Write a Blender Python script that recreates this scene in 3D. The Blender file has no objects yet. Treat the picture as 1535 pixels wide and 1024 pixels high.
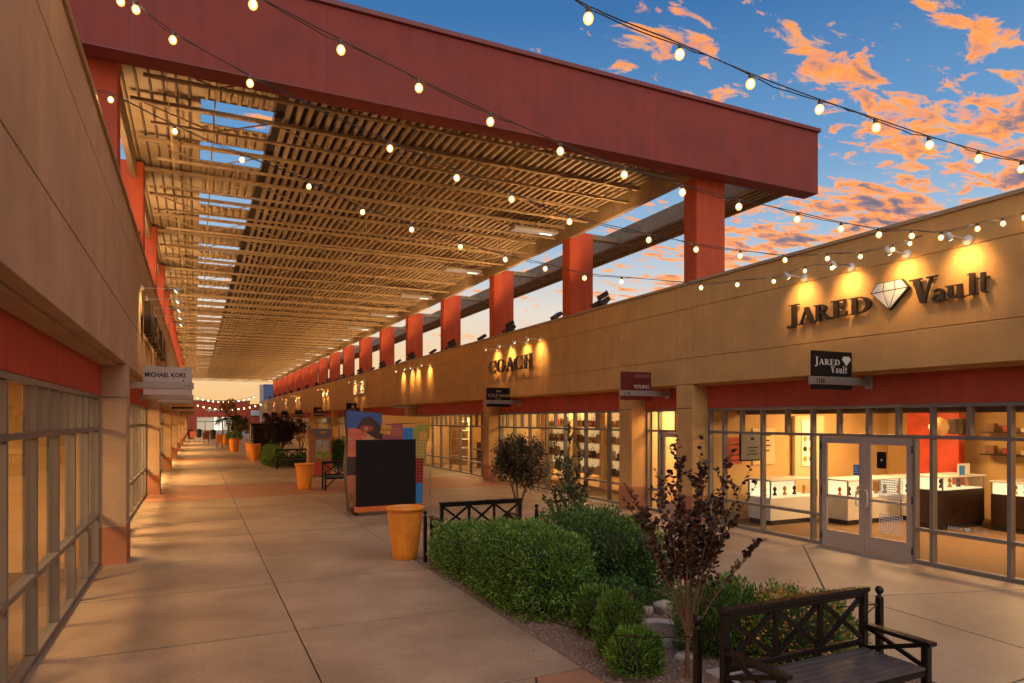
import bpy, math, random
import numpy as np
from mathutils import Vector, Matrix, Quaternion
random.seed(7); R = random.Random(11); NR = np.random.RandomState(5)
sc = bpy.context.scene; COL = sc.collection

# ------------------------------------------------------------------ camera
cam = bpy.data.cameras.new('camera'); cam_o = bpy.data.objects.new('camera', cam); COL.objects.link(cam_o)
cam.sensor_width = 36; cam.lens = 36*1000/1535
yaw = math.atan((767.5-293)/1000)
cam_o.location = (0, 0, 2.3); cam_o.rotation_euler = (math.radians(90), 0, -yaw)
cam.shift_y = (629.5-512)/1535; cam.clip_end = 2000; cam.clip_start = .05
sc.camera = cam_o
# ------------------------------------------------------------------ dusk sky
def N(nt, t, **kw):
    n = nt.nodes.new(t)
    for k, v in kw.items():
        if k.startswith('in_'): n.inputs[int(k[3:])].default_value = v
        else: setattr(n, k, v)
    return n
def math_n(nt, op, a, b=None, clamp=False):
    n = N(nt, 'ShaderNodeMath', operation=op, use_clamp=clamp)
    for i, x in enumerate((a, b)):
        if x is None: continue
        if isinstance(x, (int, float)): n.inputs[i].default_value = x
        else: nt.links.new(x, n.inputs[i])
    return n.outputs[0]
def ramp(nt, fac, stops, interp='LINEAR'):
    n = N(nt, 'ShaderNodeValToRGB'); n.color_ramp.interpolation = interp; cr = n.color_ramp
    while len(cr.elements) < len(stops): cr.elements.new(0.5)
    for e, (p, c) in zip(cr.elements, stops):
        e.position = p; e.color = (*c, 1) if not isinstance(c, (int, float)) else (c, c, c, 1)
    nt.links.new(fac, n.inputs[0]); return n.outputs[0]
def mixc(nt, fac, a, b, mode='MIX'):
    n = N(nt, 'ShaderNodeMix', data_type='RGBA', blend_type=mode)
    for i, x in ((0, fac), (6, a), (7, b)):
        if isinstance(x, (int, float)): n.inputs[i].default_value = x
        elif isinstance(x, tuple): n.inputs[i].default_value = (*x, 1)
        else: nt.links.new(x, n.inputs[i])
    return n.outputs[2]
SUN_EL, SUN_AZ = math.radians(50), math.radians(190)     # direction of the added fill lamp, high behind the camera
w = bpy.data.worlds.new('World'); sc.world = w; w.use_nodes = True; nt = w.node_tree; nt.nodes.clear()
tc = N(nt, 'ShaderNodeTexCoord'); sx = N(nt, 'ShaderNodeSeparateXYZ'); nt.links.new(tc.outputs['Generated'], sx.inputs[0])
x_, y_, z_ = sx.outputs
base = ramp(nt, z_, [(0, (.84, .44, .15)), (.07, (.84, .55, .27)), (.16, (.72, .64, .54)), (.25, (.33, .47, .62)), (.36, (.13, .30, .54)), (.52, (.04, .15, .37)), (1, (.02, .08, .24))])
side = ramp(nt, math_n(nt, 'MULTIPLY_ADD', y_, .5), [(0, 0), (.2, 0), (1, 1)])
# clouds on a flat layer seen from below
inv = math_n(nt, 'DIVIDE', 1.0, math_n(nt, 'MAXIMUM', math_n(nt, 'ADD', z_, .06), .03))
cb = N(nt, 'ShaderNodeCombineXYZ'); nt.links.new(math_n(nt, 'MULTIPLY', x_, inv), cb.inputs[0]); nt.links.new(math_n(nt, 'MULTIPLY', y_, inv), cb.inputs[1])
mp = N(nt, 'ShaderNodeMapping'); mp.inputs['Rotation'].default_value = (0, 0, math.radians(-38)); mp.inputs['Scale'].default_value = (1.0, 1.9, 1); mp.inputs['Location'].default_value = (3.3, 1.7, 0)
nt.links.new(cb.outputs[0], mp.inputs[0])
n1 = N(nt, 'ShaderNodeTexNoise'); n1.inputs['Scale'].default_value = 7.5; n1.inputs['Detail'].default_value = 12; n1.inputs['Roughness'].default_value = .62; n1.inputs['Distortion'].default_value = .5
n2 = N(nt, 'ShaderNodeTexNoise'); n2.inputs['Scale'].default_value = 2.3; n2.inputs['Detail'].default_value = 3
n3 = N(nt, 'ShaderNodeTexNoise'); n3.inputs['Scale'].default_value = 9; n3.inputs['Detail'].default_value = 5
for n in (n1, n2, n3): nt.links.new(mp.outputs[0], n.inputs[0])
azi = math_n(nt, 'ARCTAN2', x_, y_)            # 0 along the arcade, grows to the right
east = ramp(nt, math_n(nt, 'DIVIDE', azi, 1.6, True), [(.0, 0), (.30, .25), (.44, .75), (.58, 1), (1, 1)])
dens = math_n(nt, 'ADD', n1.outputs[0], math_n(nt, 'MULTIPLY', math_n(nt, 'SUBTRACT', n2.outputs[0], .5), .75))
dens = math_n(nt, 'ADD', dens, math_n(nt, 'MULTIPLY', math_n(nt, 'SUBTRACT', east, 1), .17))
low = ramp(nt, z_, [(0, 1), (.06, 1), (.30, .42), (.42, 0), (1, 0)])
dens = math_n(nt, 'ADD', dens, math_n(nt, 'MULTIPLY', math_n(nt, 'MULTIPLY', low, east), .17))
cmask = ramp(nt, dens, [(.505, 0), (.55, .55), (.60, .9), (.68, 1)])
thick = ramp(nt, math_n(nt, 'ADD', dens, math_n(nt, 'MULTIPLY', math_n(nt, 'SUBTRACT', n3.outputs[0], .5), .35)), [(.50, 0), (.84, 1)])
ccol = ramp(nt, thick, [(0, (1.0, .42, .12)), (.30, (1.1, .34, .04)), (.52, (.75, .27, .12)), (.68, (.34, .21, .21)), (1, (.17, .14, .18))])
col = mixc(nt, cmask, base, ccol)
sky = N(nt, 'ShaderNodeTexSky', sky_type='NISHITA', sun_disc=False, sun_elevation=SUN_EL, sun_rotation=SUN_AZ)
bg1 = N(nt, 'ShaderNodeBackground'); bg1.inputs[1].default_value = .78; nt.links.new(col, bg1.inputs[0])
bg2 = N(nt, 'ShaderNodeBackground'); bg2.inputs[1].default_value = .004; nt.links.new(sky.outputs[0], bg2.inputs[0])
ad = N(nt, 'ShaderNodeAddShader'); nt.links.new(bg1.outputs[0], ad.inputs[0]); nt.links.new(bg2.outputs[0], ad.inputs[1])
wo = N(nt, 'ShaderNodeOutputWorld'); nt.links.new(ad.outputs[0], wo.inputs[0])
# broad soft fill lamp, added to brighten walls, beam and paving
sl = bpy.data.lights.new('fill_sun', 'SUN'); sl.energy = 1.0; sl.angle = math.radians(80); sl.color = (1, .92, .82)
so = bpy.data.objects.new('fill_sun', sl); COL.objects.link(so)
so.rotation_euler = Vector((math.sin(SUN_AZ)*math.cos(SUN_EL), math.cos(SUN_AZ)*math.cos(SUN_EL), math.sin(SUN_EL))).to_track_quat('Z', 'Y').to_euler()
sc.view_settings.view_transform = 'Standard'; sc.view_settings.look = 'None'; sc.view_settings.exposure = .5; sc.view_settings.gamma = 1
sc.render.engine = 'CYCLES'
cy = sc.cycles; cy.use_denoising = True; cy.max_bounces = 6; cy.diffuse_bounces = 3; cy.glossy_bounces = 3; cy.transparent_max_bounces = 16; cy.transmission_bounces = 4
cy.sample_clamp_indirect = 4; cy.sample_clamp_direct = 0; cy.use_light_tree = True; cy.caustics_reflective = False; cy.caustics_refractive = False
try: cy.denoiser = 'OPENIMAGEDENOISE'
except Exception: pass

# ------------------------------------------------------------------ materials
MATS = {}
def mat(name, color, rough=.6, speck=0, metal=0, vary=.12, scale=1.2, bump=0, bscale=80, obj_rand=0, emit=None, estr=0, island=0, streak=0, alpha=None, trans=0, col2=None, spec=.5):
    if name in MATS: return MATS[name]
    m = bpy.data.materials.new(name); m.use_nodes = True; nt = m.node_tree; b = nt.nodes['Principled BSDF']
    b.inputs['Roughness'].default_value = rough; b.inputs['Metallic'].default_value = metal; b.inputs['Specular IOR Level'].default_value = spec
    tc = N(nt, 'ShaderNodeTexCoord'); geo = N(nt, 'ShaderNodeNewGeometry')
    pos = geo.outputs['Position']
    ns = N(nt, 'ShaderNodeTexNoise'); ns.inputs['Scale'].default_value = scale; ns.inputs['Detail'].default_value = 6; ns.inputs['Roughness'].default_value = .6
    nt.links.new(pos, ns.inputs[0])
    c = color
    lo = tuple(k*(1-vary) for k in c); hi = tuple(min(1, k*(1+vary)) for k in c)
    if col2: hi = col2
    out = ramp(nt, ns.outputs[0], [(.3, lo), (.7, hi)])
    if speck:
        s3 = N(nt, 'ShaderNodeTexNoise'); s3.inputs['Scale'].default_value = 26; s3.inputs['Detail'].default_value = 8; s3.inputs['Roughness'].default_value = .7; nt.links.new(pos, s3.inputs[0])
        out = mixc(nt, 1.0, out, ramp(nt, s3.outputs[0], [(.30, 1-speck), (.50, 1), (.72, 1+0*speck)]), 'MULTIPLY')
        s4 = N(nt, 'ShaderNodeTexVoronoi', feature='DISTANCE_TO_EDGE'); s4.inputs['Scale'].default_value = .33; nt.links.new(mixc(nt, .12, pos, s3.outputs['Color']), s4.inputs[0])
        s5 = N(nt, 'ShaderNodeTexNoise'); s5.inputs['Scale'].default_value = .45; s5.inputs['Detail'].default_value = 3; nt.links.new(pos, s5.inputs[0])
        out = mixc(nt, ramp(nt, s5.outputs[0], [(.42, 0), (.62, speck*1.2)]), out, mixc(nt, 1.0, out, (.60, .52, .46), 'MULTIPLY'))
    if streak:
        mpn = N(nt, 'ShaderNodeMapping'); mpn.inputs['Scale'].default_value = (3.5, 3.5, .22); nt.links.new(pos, mpn.inputs[0])
        s2 = N(nt, 'ShaderNodeTexNoise'); s2.inputs['Scale'].default_value = 1.6; s2.inputs['Detail'].default_value = 5; nt.links.new(mpn.outputs[0], s2.inputs[0])
        out = mixc(nt, 1.0, out, ramp(nt, s2.outputs[0], [(.3, 1-streak), (.62, 1)]), 'MULTIPLY')
    if obj_rand:
        oi = N(nt, 'ShaderNodeObjectInfo')
        out = mixc(nt, 1.0, out, ramp(nt, oi.outputs['Random'], [(0, 1-obj_rand), (1, 1.0)]), 'MULTIPLY')
    if island:
        out = mixc(nt, 1.0, out, ramp(nt, geo.outputs['Random Per Island'], [(0, 1-island), (1, 1.0)]), 'MULTIPLY')
    nt.links.new(out, b.inputs['Base Color'])
    nt.links.new(ramp(nt, ns.outputs[0], [(.3, max(.02, rough-.06)), (.7, min(1, rough+.06))]), b.inputs['Roughness'])
    if trans: b.inputs['Transmission Weight'].default_value = trans
    if bump:
        n2 = N(nt, 'ShaderNodeTexNoise'); n2.inputs['Scale'].default_value = bscale; n2.inputs['Detail'].default_value = 4; nt.links.new(pos, n2.inputs[0])
        bp = N(nt, 'ShaderNodeBump'); bp.inputs['Strength'].default_value = bump; bp.inputs['Distance'].default_value = .01
        nt.links.new(n2.outputs[0], bp.inputs['Height']); nt.links.new(bp.outputs[0], b.inputs['Normal'])
    if emit: b.inputs['Emission Color'].default_value = (*emit, 1); b.inputs['Emission Strength'].default_value = estr
    MATS[name] = m; return m
def glass_mat(name, tint=(.93, .95, .95), ior=1.5, rough=.01):
    m = bpy.data.materials.new(name); m.use_nodes = True; nt = m.node_tree; nt.nodes.clear()
    t = N(nt, 'ShaderNodeBsdfTransparent'); t.inputs[0].default_value = (*tint, 1)
    g = N(nt, 'ShaderNodeBsdfGlossy'); g.inputs['Roughness'].default_value = rough; g.inputs[0].default_value = (.9, .9, .9, 1)
    f = N(nt, 'ShaderNodeFresnel'); f.inputs[0].default_value = ior
    ge = N(nt, 'ShaderNodeNewGeometry'); fr = math_n(nt, 'MULTIPLY', f.outputs[0], math_n(nt, 'SUBTRACT', 1.0, ge.outputs['Backfacing']))
    mx = N(nt, 'ShaderNodeMixShader'); nt.links.new(fr, mx.inputs[0]); nt.links.new(t.outputs[0], mx.inputs[1]); nt.links.new(g.outputs[0], mx.inputs[2])
    o = N(nt, 'ShaderNodeOutputMaterial'); nt.links.new(mx.outputs[0], o.inputs[0]); MATS[name] = m; return m
def plaid_mat(name, c1, c2, c3, s=14):
    m = bpy.data.materials.new(name); m.use_nodes = True; nt = m.node_tree; b = nt.nodes['Principled BSDF']; b.inputs['Roughness'].default_value = .45
    geo = N(nt, 'ShaderNodeNewGeometry'); sp = N(nt, 'ShaderNodeSeparateXYZ'); nt.links.new(geo.outputs['Position'], sp.inputs[0])
    def st(o, k, th):
        fr = math_n(nt, 'FRACT', math_n(nt, 'MULTIPLY', o, k)); return math_n(nt, 'LESS_THAN', fr, th)
    c = mixc(nt, st(sp.outputs[0], s, .35), c1, c2); c = mixc(nt, st(sp.outputs[2], s, .35), c, c2)
    both = math_n(nt, 'MULTIPLY', st(sp.outputs[0], s, .35), st(sp.outputs[2], s, .35)); c = mixc(nt, both, c, c3)
    nt.links.new(c, b.inputs['Base Color']); MATS[name] = m; return m

TAN = mat('tan_stucco', (.62, .35, .12), .85, vary=.12, scale=1.6, bump=.5, bscale=170, streak=.08, speck=.14)
TANL = mat('grey_tan_stucco', (.50, .355, .215), .85, vary=.12, scale=1.6, bump=.5, bscale=170, streak=.07, speck=.14)
TAN2 = mat('tan_stucco_base', (.36, .15, .075), .85, vary=.12, scale=2, bump=.35, bscale=220)
TANCAP = mat('coping_metal', (.36, .25, .14), .5, vary=.08, scale=2)
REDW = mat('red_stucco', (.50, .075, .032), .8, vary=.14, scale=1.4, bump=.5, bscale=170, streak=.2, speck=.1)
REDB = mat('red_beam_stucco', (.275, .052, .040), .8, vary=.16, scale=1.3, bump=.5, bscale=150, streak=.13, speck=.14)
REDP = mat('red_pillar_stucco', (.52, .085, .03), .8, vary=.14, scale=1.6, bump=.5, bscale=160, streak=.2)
REDCAP = mat('red_coping_metal', (.20, .05, .05), .45, vary=.1)
CREAM = mat('cream_steel', (.38, .27, .155), .6, vary=.25, scale=2.5, bump=.1, bscale=60, obj_rand=.25)
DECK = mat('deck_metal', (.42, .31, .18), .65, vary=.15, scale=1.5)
DECK_SHADE = mat('deck_metal_shade', (.028, .015, .008), .75, vary=.25, scale=1.5)  # deck colour darkened to paint the shade in the gaps between ribs
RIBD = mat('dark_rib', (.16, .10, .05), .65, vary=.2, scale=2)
JOIST = mat('joist_steel', (.40, .28, .15), .55, vary=.2, scale=3)
CONC = mat('concrete', (.39, .295, .21), .5, speck=.34, vary=.20, scale=1.3, bump=.12, bscale=130, obj_rand=.13)
CONC2 = mat('red_tinted_concrete', (.40, .20, .12), .55, speck=.22, vary=.16, scale=1.3, bump=.12, bscale=130, obj_rand=.10)
JOINT = mat('joint_filler', (.045, .038, .03), .9)
ALU = mat('aluminium_frame', (.21, .20, .19), .42, metal=.4, vary=.06, scale=5)
ALUDOOR = mat('aluminium_door', (.40, .35, .31), .45, metal=.25, vary=.06, scale=5)
BRKT = mat('bracket_metal', (.36, .33, .30), .4, metal=.5, vary=.1)
WHITEM = mat('white_metal', (.62, .60, .58), .4, vary=.05)
DARKM = mat('dark_metal', (.02, .018, .016), .4, vary=.2)
BLACKP = mat('black_paint', (.009, .006, .004), .30, vary=.2, scale=6, bump=.08, bscale=60, spec=.35)
SEATP = mat('black_seat_board', (.075, .066, .068), .38, vary=.15, scale=8, bump=.1, bscale=70, obj_rand=.15)
BRONZE = mat('bronze_letter', (.045, .03, .018), .4, metal=.3, vary=.15)
BLACK = mat('black_panel', (.010, .007, .006), .7, vary=.1, spec=.25)
WHITE = mat('white_paint', (.75, .73, .70), .5, vary=.04)
WALLIN = mat('shop_wall', (.56, .36, .15), .8, vary=.08)
WALLIN2 = mat('shop_wall_pale', (.66, .50, .28), .8, vary=.06)
FLOORIN = mat('shop_carpet', (.17, .10, .05), .95, vary=.15, scale=6, bump=.3, bscale=200)
CEILIN = mat('shop_ceiling', (.62, .50, .36), .9, vary=.05)
DARKWOOD = mat('dark_wood', (.022, .009, .006), .4, vary=.3, scale=8)
REDPANEL = mat('red_display_panel', (.42, .04, .015), .45, vary=.25, scale=4)
CASELIT = mat('lit_case_light', (.8, .75, .65), .5, emit=(1, .76, .44), estr=.62)
ORANGE = mat('orange_glazed_pot', (.82, .29, .03), .42, vary=.16, scale=3.5, bump=.12, bscale=40, streak=.2, speck=.15)
SOIL = mat('potting_soil', (.035, .028, .022), .95, vary=.4, scale=40, bump=1, bscale=90)
BEDM = mat('bark_and_grit', (.20, .13, .10), .95, vary=.45, scale=18, bump=1.0, bscale=90)
GRAV = mat('gravel_stone', (.38, .27, .22), .85, vary=.25, scale=30, island=.65)
ROCK = mat('pale_rock', (.40, .33, .28), .85, vary=.25, scale=9, bump=.6, bscale=35)
RINGC = mat('cast_ring_concrete', (.34, .31, .29), .8, vary=.12, scale=8, bump=.4, bscale=70)
LEAFG = mat('hedge_leaf', (.15, .30, .035), .5, vary=.35, scale=5, island=.55)
LEAFD = mat('dark_hedge_leaf', (.085, .19, .028), .5, vary=.35, scale=5, island=.55)
LEAFB = mat('bright_leaf', (.17, .33, .04), .5, vary=.35, scale=6, island=.5)
LEAFP = mat('purple_leaf', (.085, .030, .012), .42, vary=.4, scale=6, island=.5, obj_rand=.5)
LEAFY = mat('golden_flower', (.62, .30, .05), .55, vary=.3, scale=9, island=.5)
LEAFF = mat('feathery_leaf', (.075, .105, .02), .55, vary=.35, scale=6, island=.5)
INNER = mat('inner_shade', (.018, .024, .009), .9, vary=.4, scale=20, bump=1, bscale=30)  # dark colour of the solid plant cores, standing for inner shade
BARK = mat('bark', (.16, .085, .045), .8, vary=.3, scale=14, bump=.5, bscale=60)
GLASS = glass_mat('window_glass'); 
CABLE = mat('black_cable', (.02, .02, .02), .5)
SOCKET = mat('bulb_socket', (.10, .08, .06), .5)
FIL = mat('bulb_core', (1, .8, .5), .5, emit=(1, .70, .34), estr=85)
GLOBE = bpy.data.materials.new('bulb_globe'); GLOBE.use_nodes = True
_nt = GLOBE.node_tree; _nt.nodes.clear()
_t = N(_nt, 'ShaderNodeBsdfTransparent'); _t.inputs[0].default_value = (1, .9, .7, 1)
_e = N(_nt, 'ShaderNodeEmission'); _e.inputs[0].default_value = (1, .42, .10, 1); _e.inputs[1].default_value = 2.2
_m = N(_nt, 'ShaderNodeMixShader'); _m.inputs[0].default_value = .55; _o = N(_nt, 'ShaderNodeOutputMaterial')
_nt.links.new(_t.outputs[0], _m.inputs[1]); _nt.links.new(_e.outputs[0], _m.inputs[2]); _nt.links.new(_m.outputs[0], _o.inputs[0])

# ------------------------------------------------------------------ mesh helpers
class MB:
    def __init__(s): s.v = []; s.f = []
    def box(s, x0, x1, y0, y1, z0, z1):
        b = len(s.v); s.v += [(x, y, z) for z in (z0, z1) for x, y in ((x0, y0), (x1, y0), (x1, y1), (x0, y1))]
        s.f += [tuple(b+i for i in q) for q in ((3, 2, 1, 0), (4, 5, 6, 7), (0, 1, 5, 4), (1, 2, 6, 5), (2, 3, 7, 6), (3, 0, 4, 7))]; return s
    def cbox(s, x0, x1, y0, y1, z0, z1, c):
        """box with chamfered edges"""
        b = len(s.v); P = (x0, x1), (y0, y1), (z0, z1); idx = {}
        for sx_ in (0, 1):
            for sy_ in (0, 1):
                for sz_ in (0, 1):
                    sg = (sx_, sy_, sz_)
                    for a in range(3):
                        co = []
                        for k in range(3):
                            v_ = P[k][sg[k]]
                            if k != a: v_ += c if sg[k] == 0 else -c
                            co.append(v_)
                        idx[(sg, a)] = len(s.v); s.v.append(tuple(co))
        for a in range(3):
            o = [k for k in range(3) if k != a]
            for sd in (0, 1):
                q = []
                for p1, p2 in ((0, 0), (1, 0), (1, 1), (0, 1)):
                    sg = [0, 0, 0]; sg[a] = sd; sg[o[0]] = p1; sg[o[1]] = p2; q.append(idx[(tuple(sg), a)])
                s.f.append(tuple(q))
            for p1 in (0, 1):
                for p2 in (0, 1):
                    q = []
                    for end, face in ((0, o[0]), (1, o[0]), (1, o[1]), (0, o[1])):
                        sg = [0, 0, 0]; sg[a] = end; sg[o[0]] = p1; sg[o[1]] = p2; q.append(idx[(tuple(sg), face)])
                    s.f.append(tuple(q))
        for sx_ in (0, 1):
            for sy_ in (0, 1):
                for sz_ in (0, 1): s.f.append(tuple(idx[((sx_, sy_, sz_), a)] for a in range(3)))
        return s
    def beam(s, a, b, w, h=None, up=(0, 0, 1)):
        a = Vector(a); b = Vector(b); h = h or w; d = (b-a).normalized(); up = Vector(up)
        if abs(d.dot(up)) > .98: up = Vector((1, 0, 0))
        x = d.cross(up).normalized()*w/2; y = x.cross(d).normalized()*h/2; n = len(s.v)
        for p in (a, b): s.v += [tuple(p+x*i+y*j) for i, j in ((-1, -1), (1, -1), (1, 1), (-1, 1))]
        s.f += [tuple(n+i for i in q) for q in ((0, 1, 2, 3), (7, 6, 5, 4), (0, 4, 5, 1), (1, 5, 6, 2), (2, 6, 7, 3), (3, 7, 4, 0))]; return s
    def tube(s, pts, r, n=6, cap=True):
        pts = [Vector(p) for p in pts]; m = len(pts); rs = r if isinstance(r, (list, tuple)) else [r]*m
        b = len(s.v); px = None
        for i, p in enumerate(pts):
            d = (pts[min(i+1, m-1)]-pts[max(i-1, 0)]).normalized()
            if px is None: px = d.cross(Vector((0, 0, 1)) if abs(d.z) < .9 else Vector((1, 0, 0))).normalized()
            px = (px-d*px.dot(d)).normalized(); py = d.cross(px)
            for k in range(n):
                a = 2*math.pi*k/n; s.v.append(tuple(p+(px*math.cos(a)+py*math.sin(a))*rs[i]))
        for i in range(m-1):
            for k in range(n): s.f.append((b+i*n+k, b+i*n+(k+1) % n, b+(i+1)*n+(k+1) % n, b+(i+1)*n+k))
        if cap: s.f.append(tuple(b+k for k in reversed(range(n)))); s.f.append(tuple(b+(m-1)*n+k for k in range(n)))
        return s
    def lathe(s, prof, c=(0, 0, 0), n=24, axis=(0, 0, 1)):
        q = Vector((0, 0, 1)).rotation_difference(Vector(axis)); c = Vector(c); b = len(s.v); m = len(prof)
        for r, z in prof:
            for k in range(n):
                a = 2*math.pi*k/n; s.v.append(tuple(c+q @ Vector((r*math.cos(a), r*math.sin(a), z))))
        for i in range(m-1):
            for k in range(n): s.f.append((b+i*n+k, b+i*n+(k+1) % n, b+(i+1)*n+(k+1) % n, b+(i+1)*n+k))
        s.f.append(tuple(b+k for k in reversed(range(n)))); s.f.append(tuple(b+(m-1)*n+k for k in range(n))); return s
    def prism(s, poly, M, d0, d1):
        """polygon in local xy (counter-clockwise) pushed from z=d0 to z=d1, through matrix M"""
        b = len(s.v); n = len(poly)
        for z in (d0, d1): s.v += [tuple(M @ Vector((x, y, z))) for x, y in poly]
        s.f.append(tuple(b+i for i in reversed(range(n)))); s.f.append(tuple(b+n+i for i in range(n)))
        for i in range(n): s.f.append((b+i, b+(i+1) % n, b+n+(i+1) % n, b+n+i))
        return s
def mesh(name, mb, m, smooth=False):
    me = bpy.data.meshes.new(name); me.from_pydata(mb.v, [], mb.f); me.update()
    if m: me.materials.append(m)
    if smooth: me.polygons.foreach_set('use_smooth', [True]*len(me.polygons))
    return me
def new(name, mb, m, parent=None, smooth=False, kind=None):
    me = mb if isinstance(mb, bpy.types.Mesh) else mesh(name, mb, m, smooth)
    o = bpy.data.objects.new(name, me); COL.objects.link(o)
    if parent is not None:
        o.parent = parent
        if parent.parent is None and not parent.get('local'): o.matrix_parent_inverse = Matrix.Translation(-parent.location)
    if kind: o['kind'] = kind
    return o
def tag(o, label=None, cat=None, group=None, kind=None):
    for k, v in (('label', label), ('category', cat), ('group', group), ('kind', kind)):
        if v: o[k] = v
    return o
def thing(name, label, cat, loc=(0, 0, 0), group=None, local=False):
    """an Empty at the base; children are written in world coordinates unless local"""
    o = bpy.data.objects.new(name, None); COL.objects.link(o); o.location = loc; o.empty_display_size = .2
    if local: o['local'] = 1
    return tag(o, label, cat, group)
def copy_tree(o, parent=None):
    c = o.copy(); COL.objects.link(c)
    if parent: c.parent = parent
    for ch in list(o.children): copy_tree(ch, c)
    return c
def light(name, kind, loc, energy, color, parent=None, direction=None, size=None, spot=None, blend=.3, size_y=None):
    l = bpy.data.lights.new(name, kind); l.energy = energy; l.color = color
    if kind == 'AREA':
        l.shape = 'RECTANGLE' if size_y else 'SQUARE'; l.size = size or .3
        if size_y: l.size_y = size_y
    elif size: l.shadow_soft_size = size
    if kind == 'SPOT': l.spot_size = math.radians(spot or 90); l.spot_blend = blend
    o = bpy.data.objects.new(name, l); COL.objects.link(o); o.location = loc
    if direction: o.rotation_euler = (-Vector(direction)).to_track_quat('Z', 'Y').to_euler()
    if parent is not None:
        o.parent = parent
        if parent.parent is None and not parent.get('local'): o.matrix_parent_inverse = Matrix.Translation(-parent.location)
    return o
def frame(origin, facing):
    """matrix whose local xy plane is a wall face; facing = outward normal"""
    ax = {'-x': ((0, -1, 0), (0, 0, 1), (-1, 0, 0)), '+x': ((0, 1, 0), (0, 0, 1), (1, 0, 0)), '-y': ((1, 0, 0), (0, 0, 1), (0, -1, 0))}[facing]
    M = Matrix((ax[0], ax[1], ax[2])).transposed().to_4x4(); M.translation = origin; return M
WARM = (1, .56, .22); WARM2 = (1, .60, .28)
ORD = ['first', 'second', 'third', 'fourth', 'fifth', 'sixth', 'seventh', 'eighth', 'ninth', 'tenth', 'eleventh', 'twelfth', 'thirteenth', 'fourteenth', 'fifteenth', 'sixteenth', 'seventeenth', 'eighteenth', 'nineteenth', 'twentieth', 'twenty-first']

# serif lettering (unit cap height, thick/thin strokes); each glyph = list of polygons
def q4(x0, y0, x1, y1, w): return [(x0-w/2, y0), (x0+w/2, y0), (x1+w/2, y1), (x1-w/2, y1)]
def rc(x0, y0, x1, y1): return [(x0, y0), (x1, y0), (x1, y1), (x0, y1)]
def arc(cx, cy, ro, ri, a0, a1, n=14, dx=0):
    """crescent pieces between outer ellipse ro=(rx,ry) and inner ri, dx shifts the inner one"""
    out = []
    for i in range(n):
        p, q = (math.radians(a0+(a1-a0)*k/n) for k in (i, i+1))
        out.append([(cx+dx+ri[0]*math.cos(p), cy+ri[1]*math.sin(p)), (cx+ro[0]*math.cos(p), cy+ro[1]*math.sin(p)), (cx+ro[0]*math.cos(q), cy+ro[1]*math.sin(q)), (cx+dx+ri[0]*math.cos(q), cy+ri[1]*math.sin(q))])
    return out
T, t = .2, .075
G = {
 'A': (.86, [q4(.14, .0, .44, 1, t), q4(.72, 0, .42, 1.0, T), rc(.24, .3, .62, .37), rc(0, 0, .28, .06), rc(.54, 0, .88, .06)]),
 'R': (.84, [rc(.12, 0, .12+T, 1), rc(0, 0, .42, .06), rc(0, .94, .4, 1)] + arc(.34, .74, (.34, .26), (.17, .19), -90, 90) + [[(.34, .48), (.52, .48), (.90, .0), (.66, .0)], rc(.66, 0, .92, .05)]),
 'E': (.76, [rc(.12, 0, .12+T, 1), rc(0, 0, .7, .07), rc(0, .93, .66, 1), rc(.3, .47, .54, .54), [(.62, .0), (.70, 0), (.74, .27), (.69, .27)], [(.60, .74), (.64, .74), (.66, 1), (.58, .98)], rc(.51, .38, .56, .63)]),
 'D': (.95, [rc(.12, 0, .12+T, 1), rc(0, 0, .42, .06), rc(0, .94, .42, 1)] + arc(.40, .5, (.50, .5), (.30, .43), -90, 90)),
 'J': (.50, [rc(.18, -.12, .18+T, 1), rc(.04, .94, .52, 1)] + arc(.06, -.12, (.32, .26), (.12, .18), -80, 0, 8) + arc(.02, -.30, (.09, .09), (0, 0), 0, 360, 8)),
 'V': (.92, [q4(.46, 0, .20, 1, T), q4(.46, 0, .72, 1, t), rc(0, .94, .40, 1), rc(.56, .94, .90, 1)]),
 'C': (.86, arc(.46, .5, (.46, .5), (.26, .45), 42, 318, 22) + [rc(.76, .68, .82, 1.0), rc(.76, 0, .81, .3)]),
 'O': (.98, arc(.48, .5, (.48, .5), (.26, .45), 0, 360, 28)),
 'H': (.98, [rc(.12, 0, .12+T, 1), rc(.64, 0, .64+T, 1), rc(.3, .47, .66, .53), rc(0, 0, .42, .05), rc(0, .95, .42, 1), rc(.54, 0, .96, .05), rc(.54, .95, .96, 1)]),
 'a': (.66, [rc(.36, .05, .36+.17, .5)] + arc(.30, .46, (.23, .22), (.07, .15), 10, 165, 8) + arc(.24, .19, (.22, .2), (.09, .13), 60, 330, 12) + [rc(.48, 0, .62, .07), arc(.12, .47, (.07, .07), (0, 0), 0, 360, 2)[0]]),
 'u': (.74, [rc(.10, .16, .27, .66), rc(0, .60, .2, .66), rc(.44, 0, .61, .66), rc(.34, .60, .5, .66), rc(.55, 0, .72, .05)] + arc(.32, .2, (.22, .2), (.06, .12), 180, 330, 8)),
 'l': (.40, [rc(.11, 0, .28, 1.08), rc(0, 0, .39, .05), [(0, 1.0), (.2, 1.03), (.2, 1.08), (.11, 1.08)]]),
 't': (.46, [rc(.13, .12, .29, .86), rc(0, .6, .44, .66)] + arc(.30, .16, (.17, .16), (.02, .09), 180, 310, 8)),
}
def glyph_mesh(ch, size, M, depth, m, wx=1.0, name='letter'):
    mb = MB(); d = 0
    for k, poly in enumerate(G[ch][1]):
        p = [(x*size*wx, y*size) for x, y in poly]
        ar = sum(p[i][0]*p[(i+1) % len(p)][1]-p[(i+1) % len(p)][0]*p[i][1] for i in range(len(p)))
        if ar < 0: p = p[::-1]
        mb.prism(p, M, 0, depth+(k % 5)*.0004)
    return mb
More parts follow.
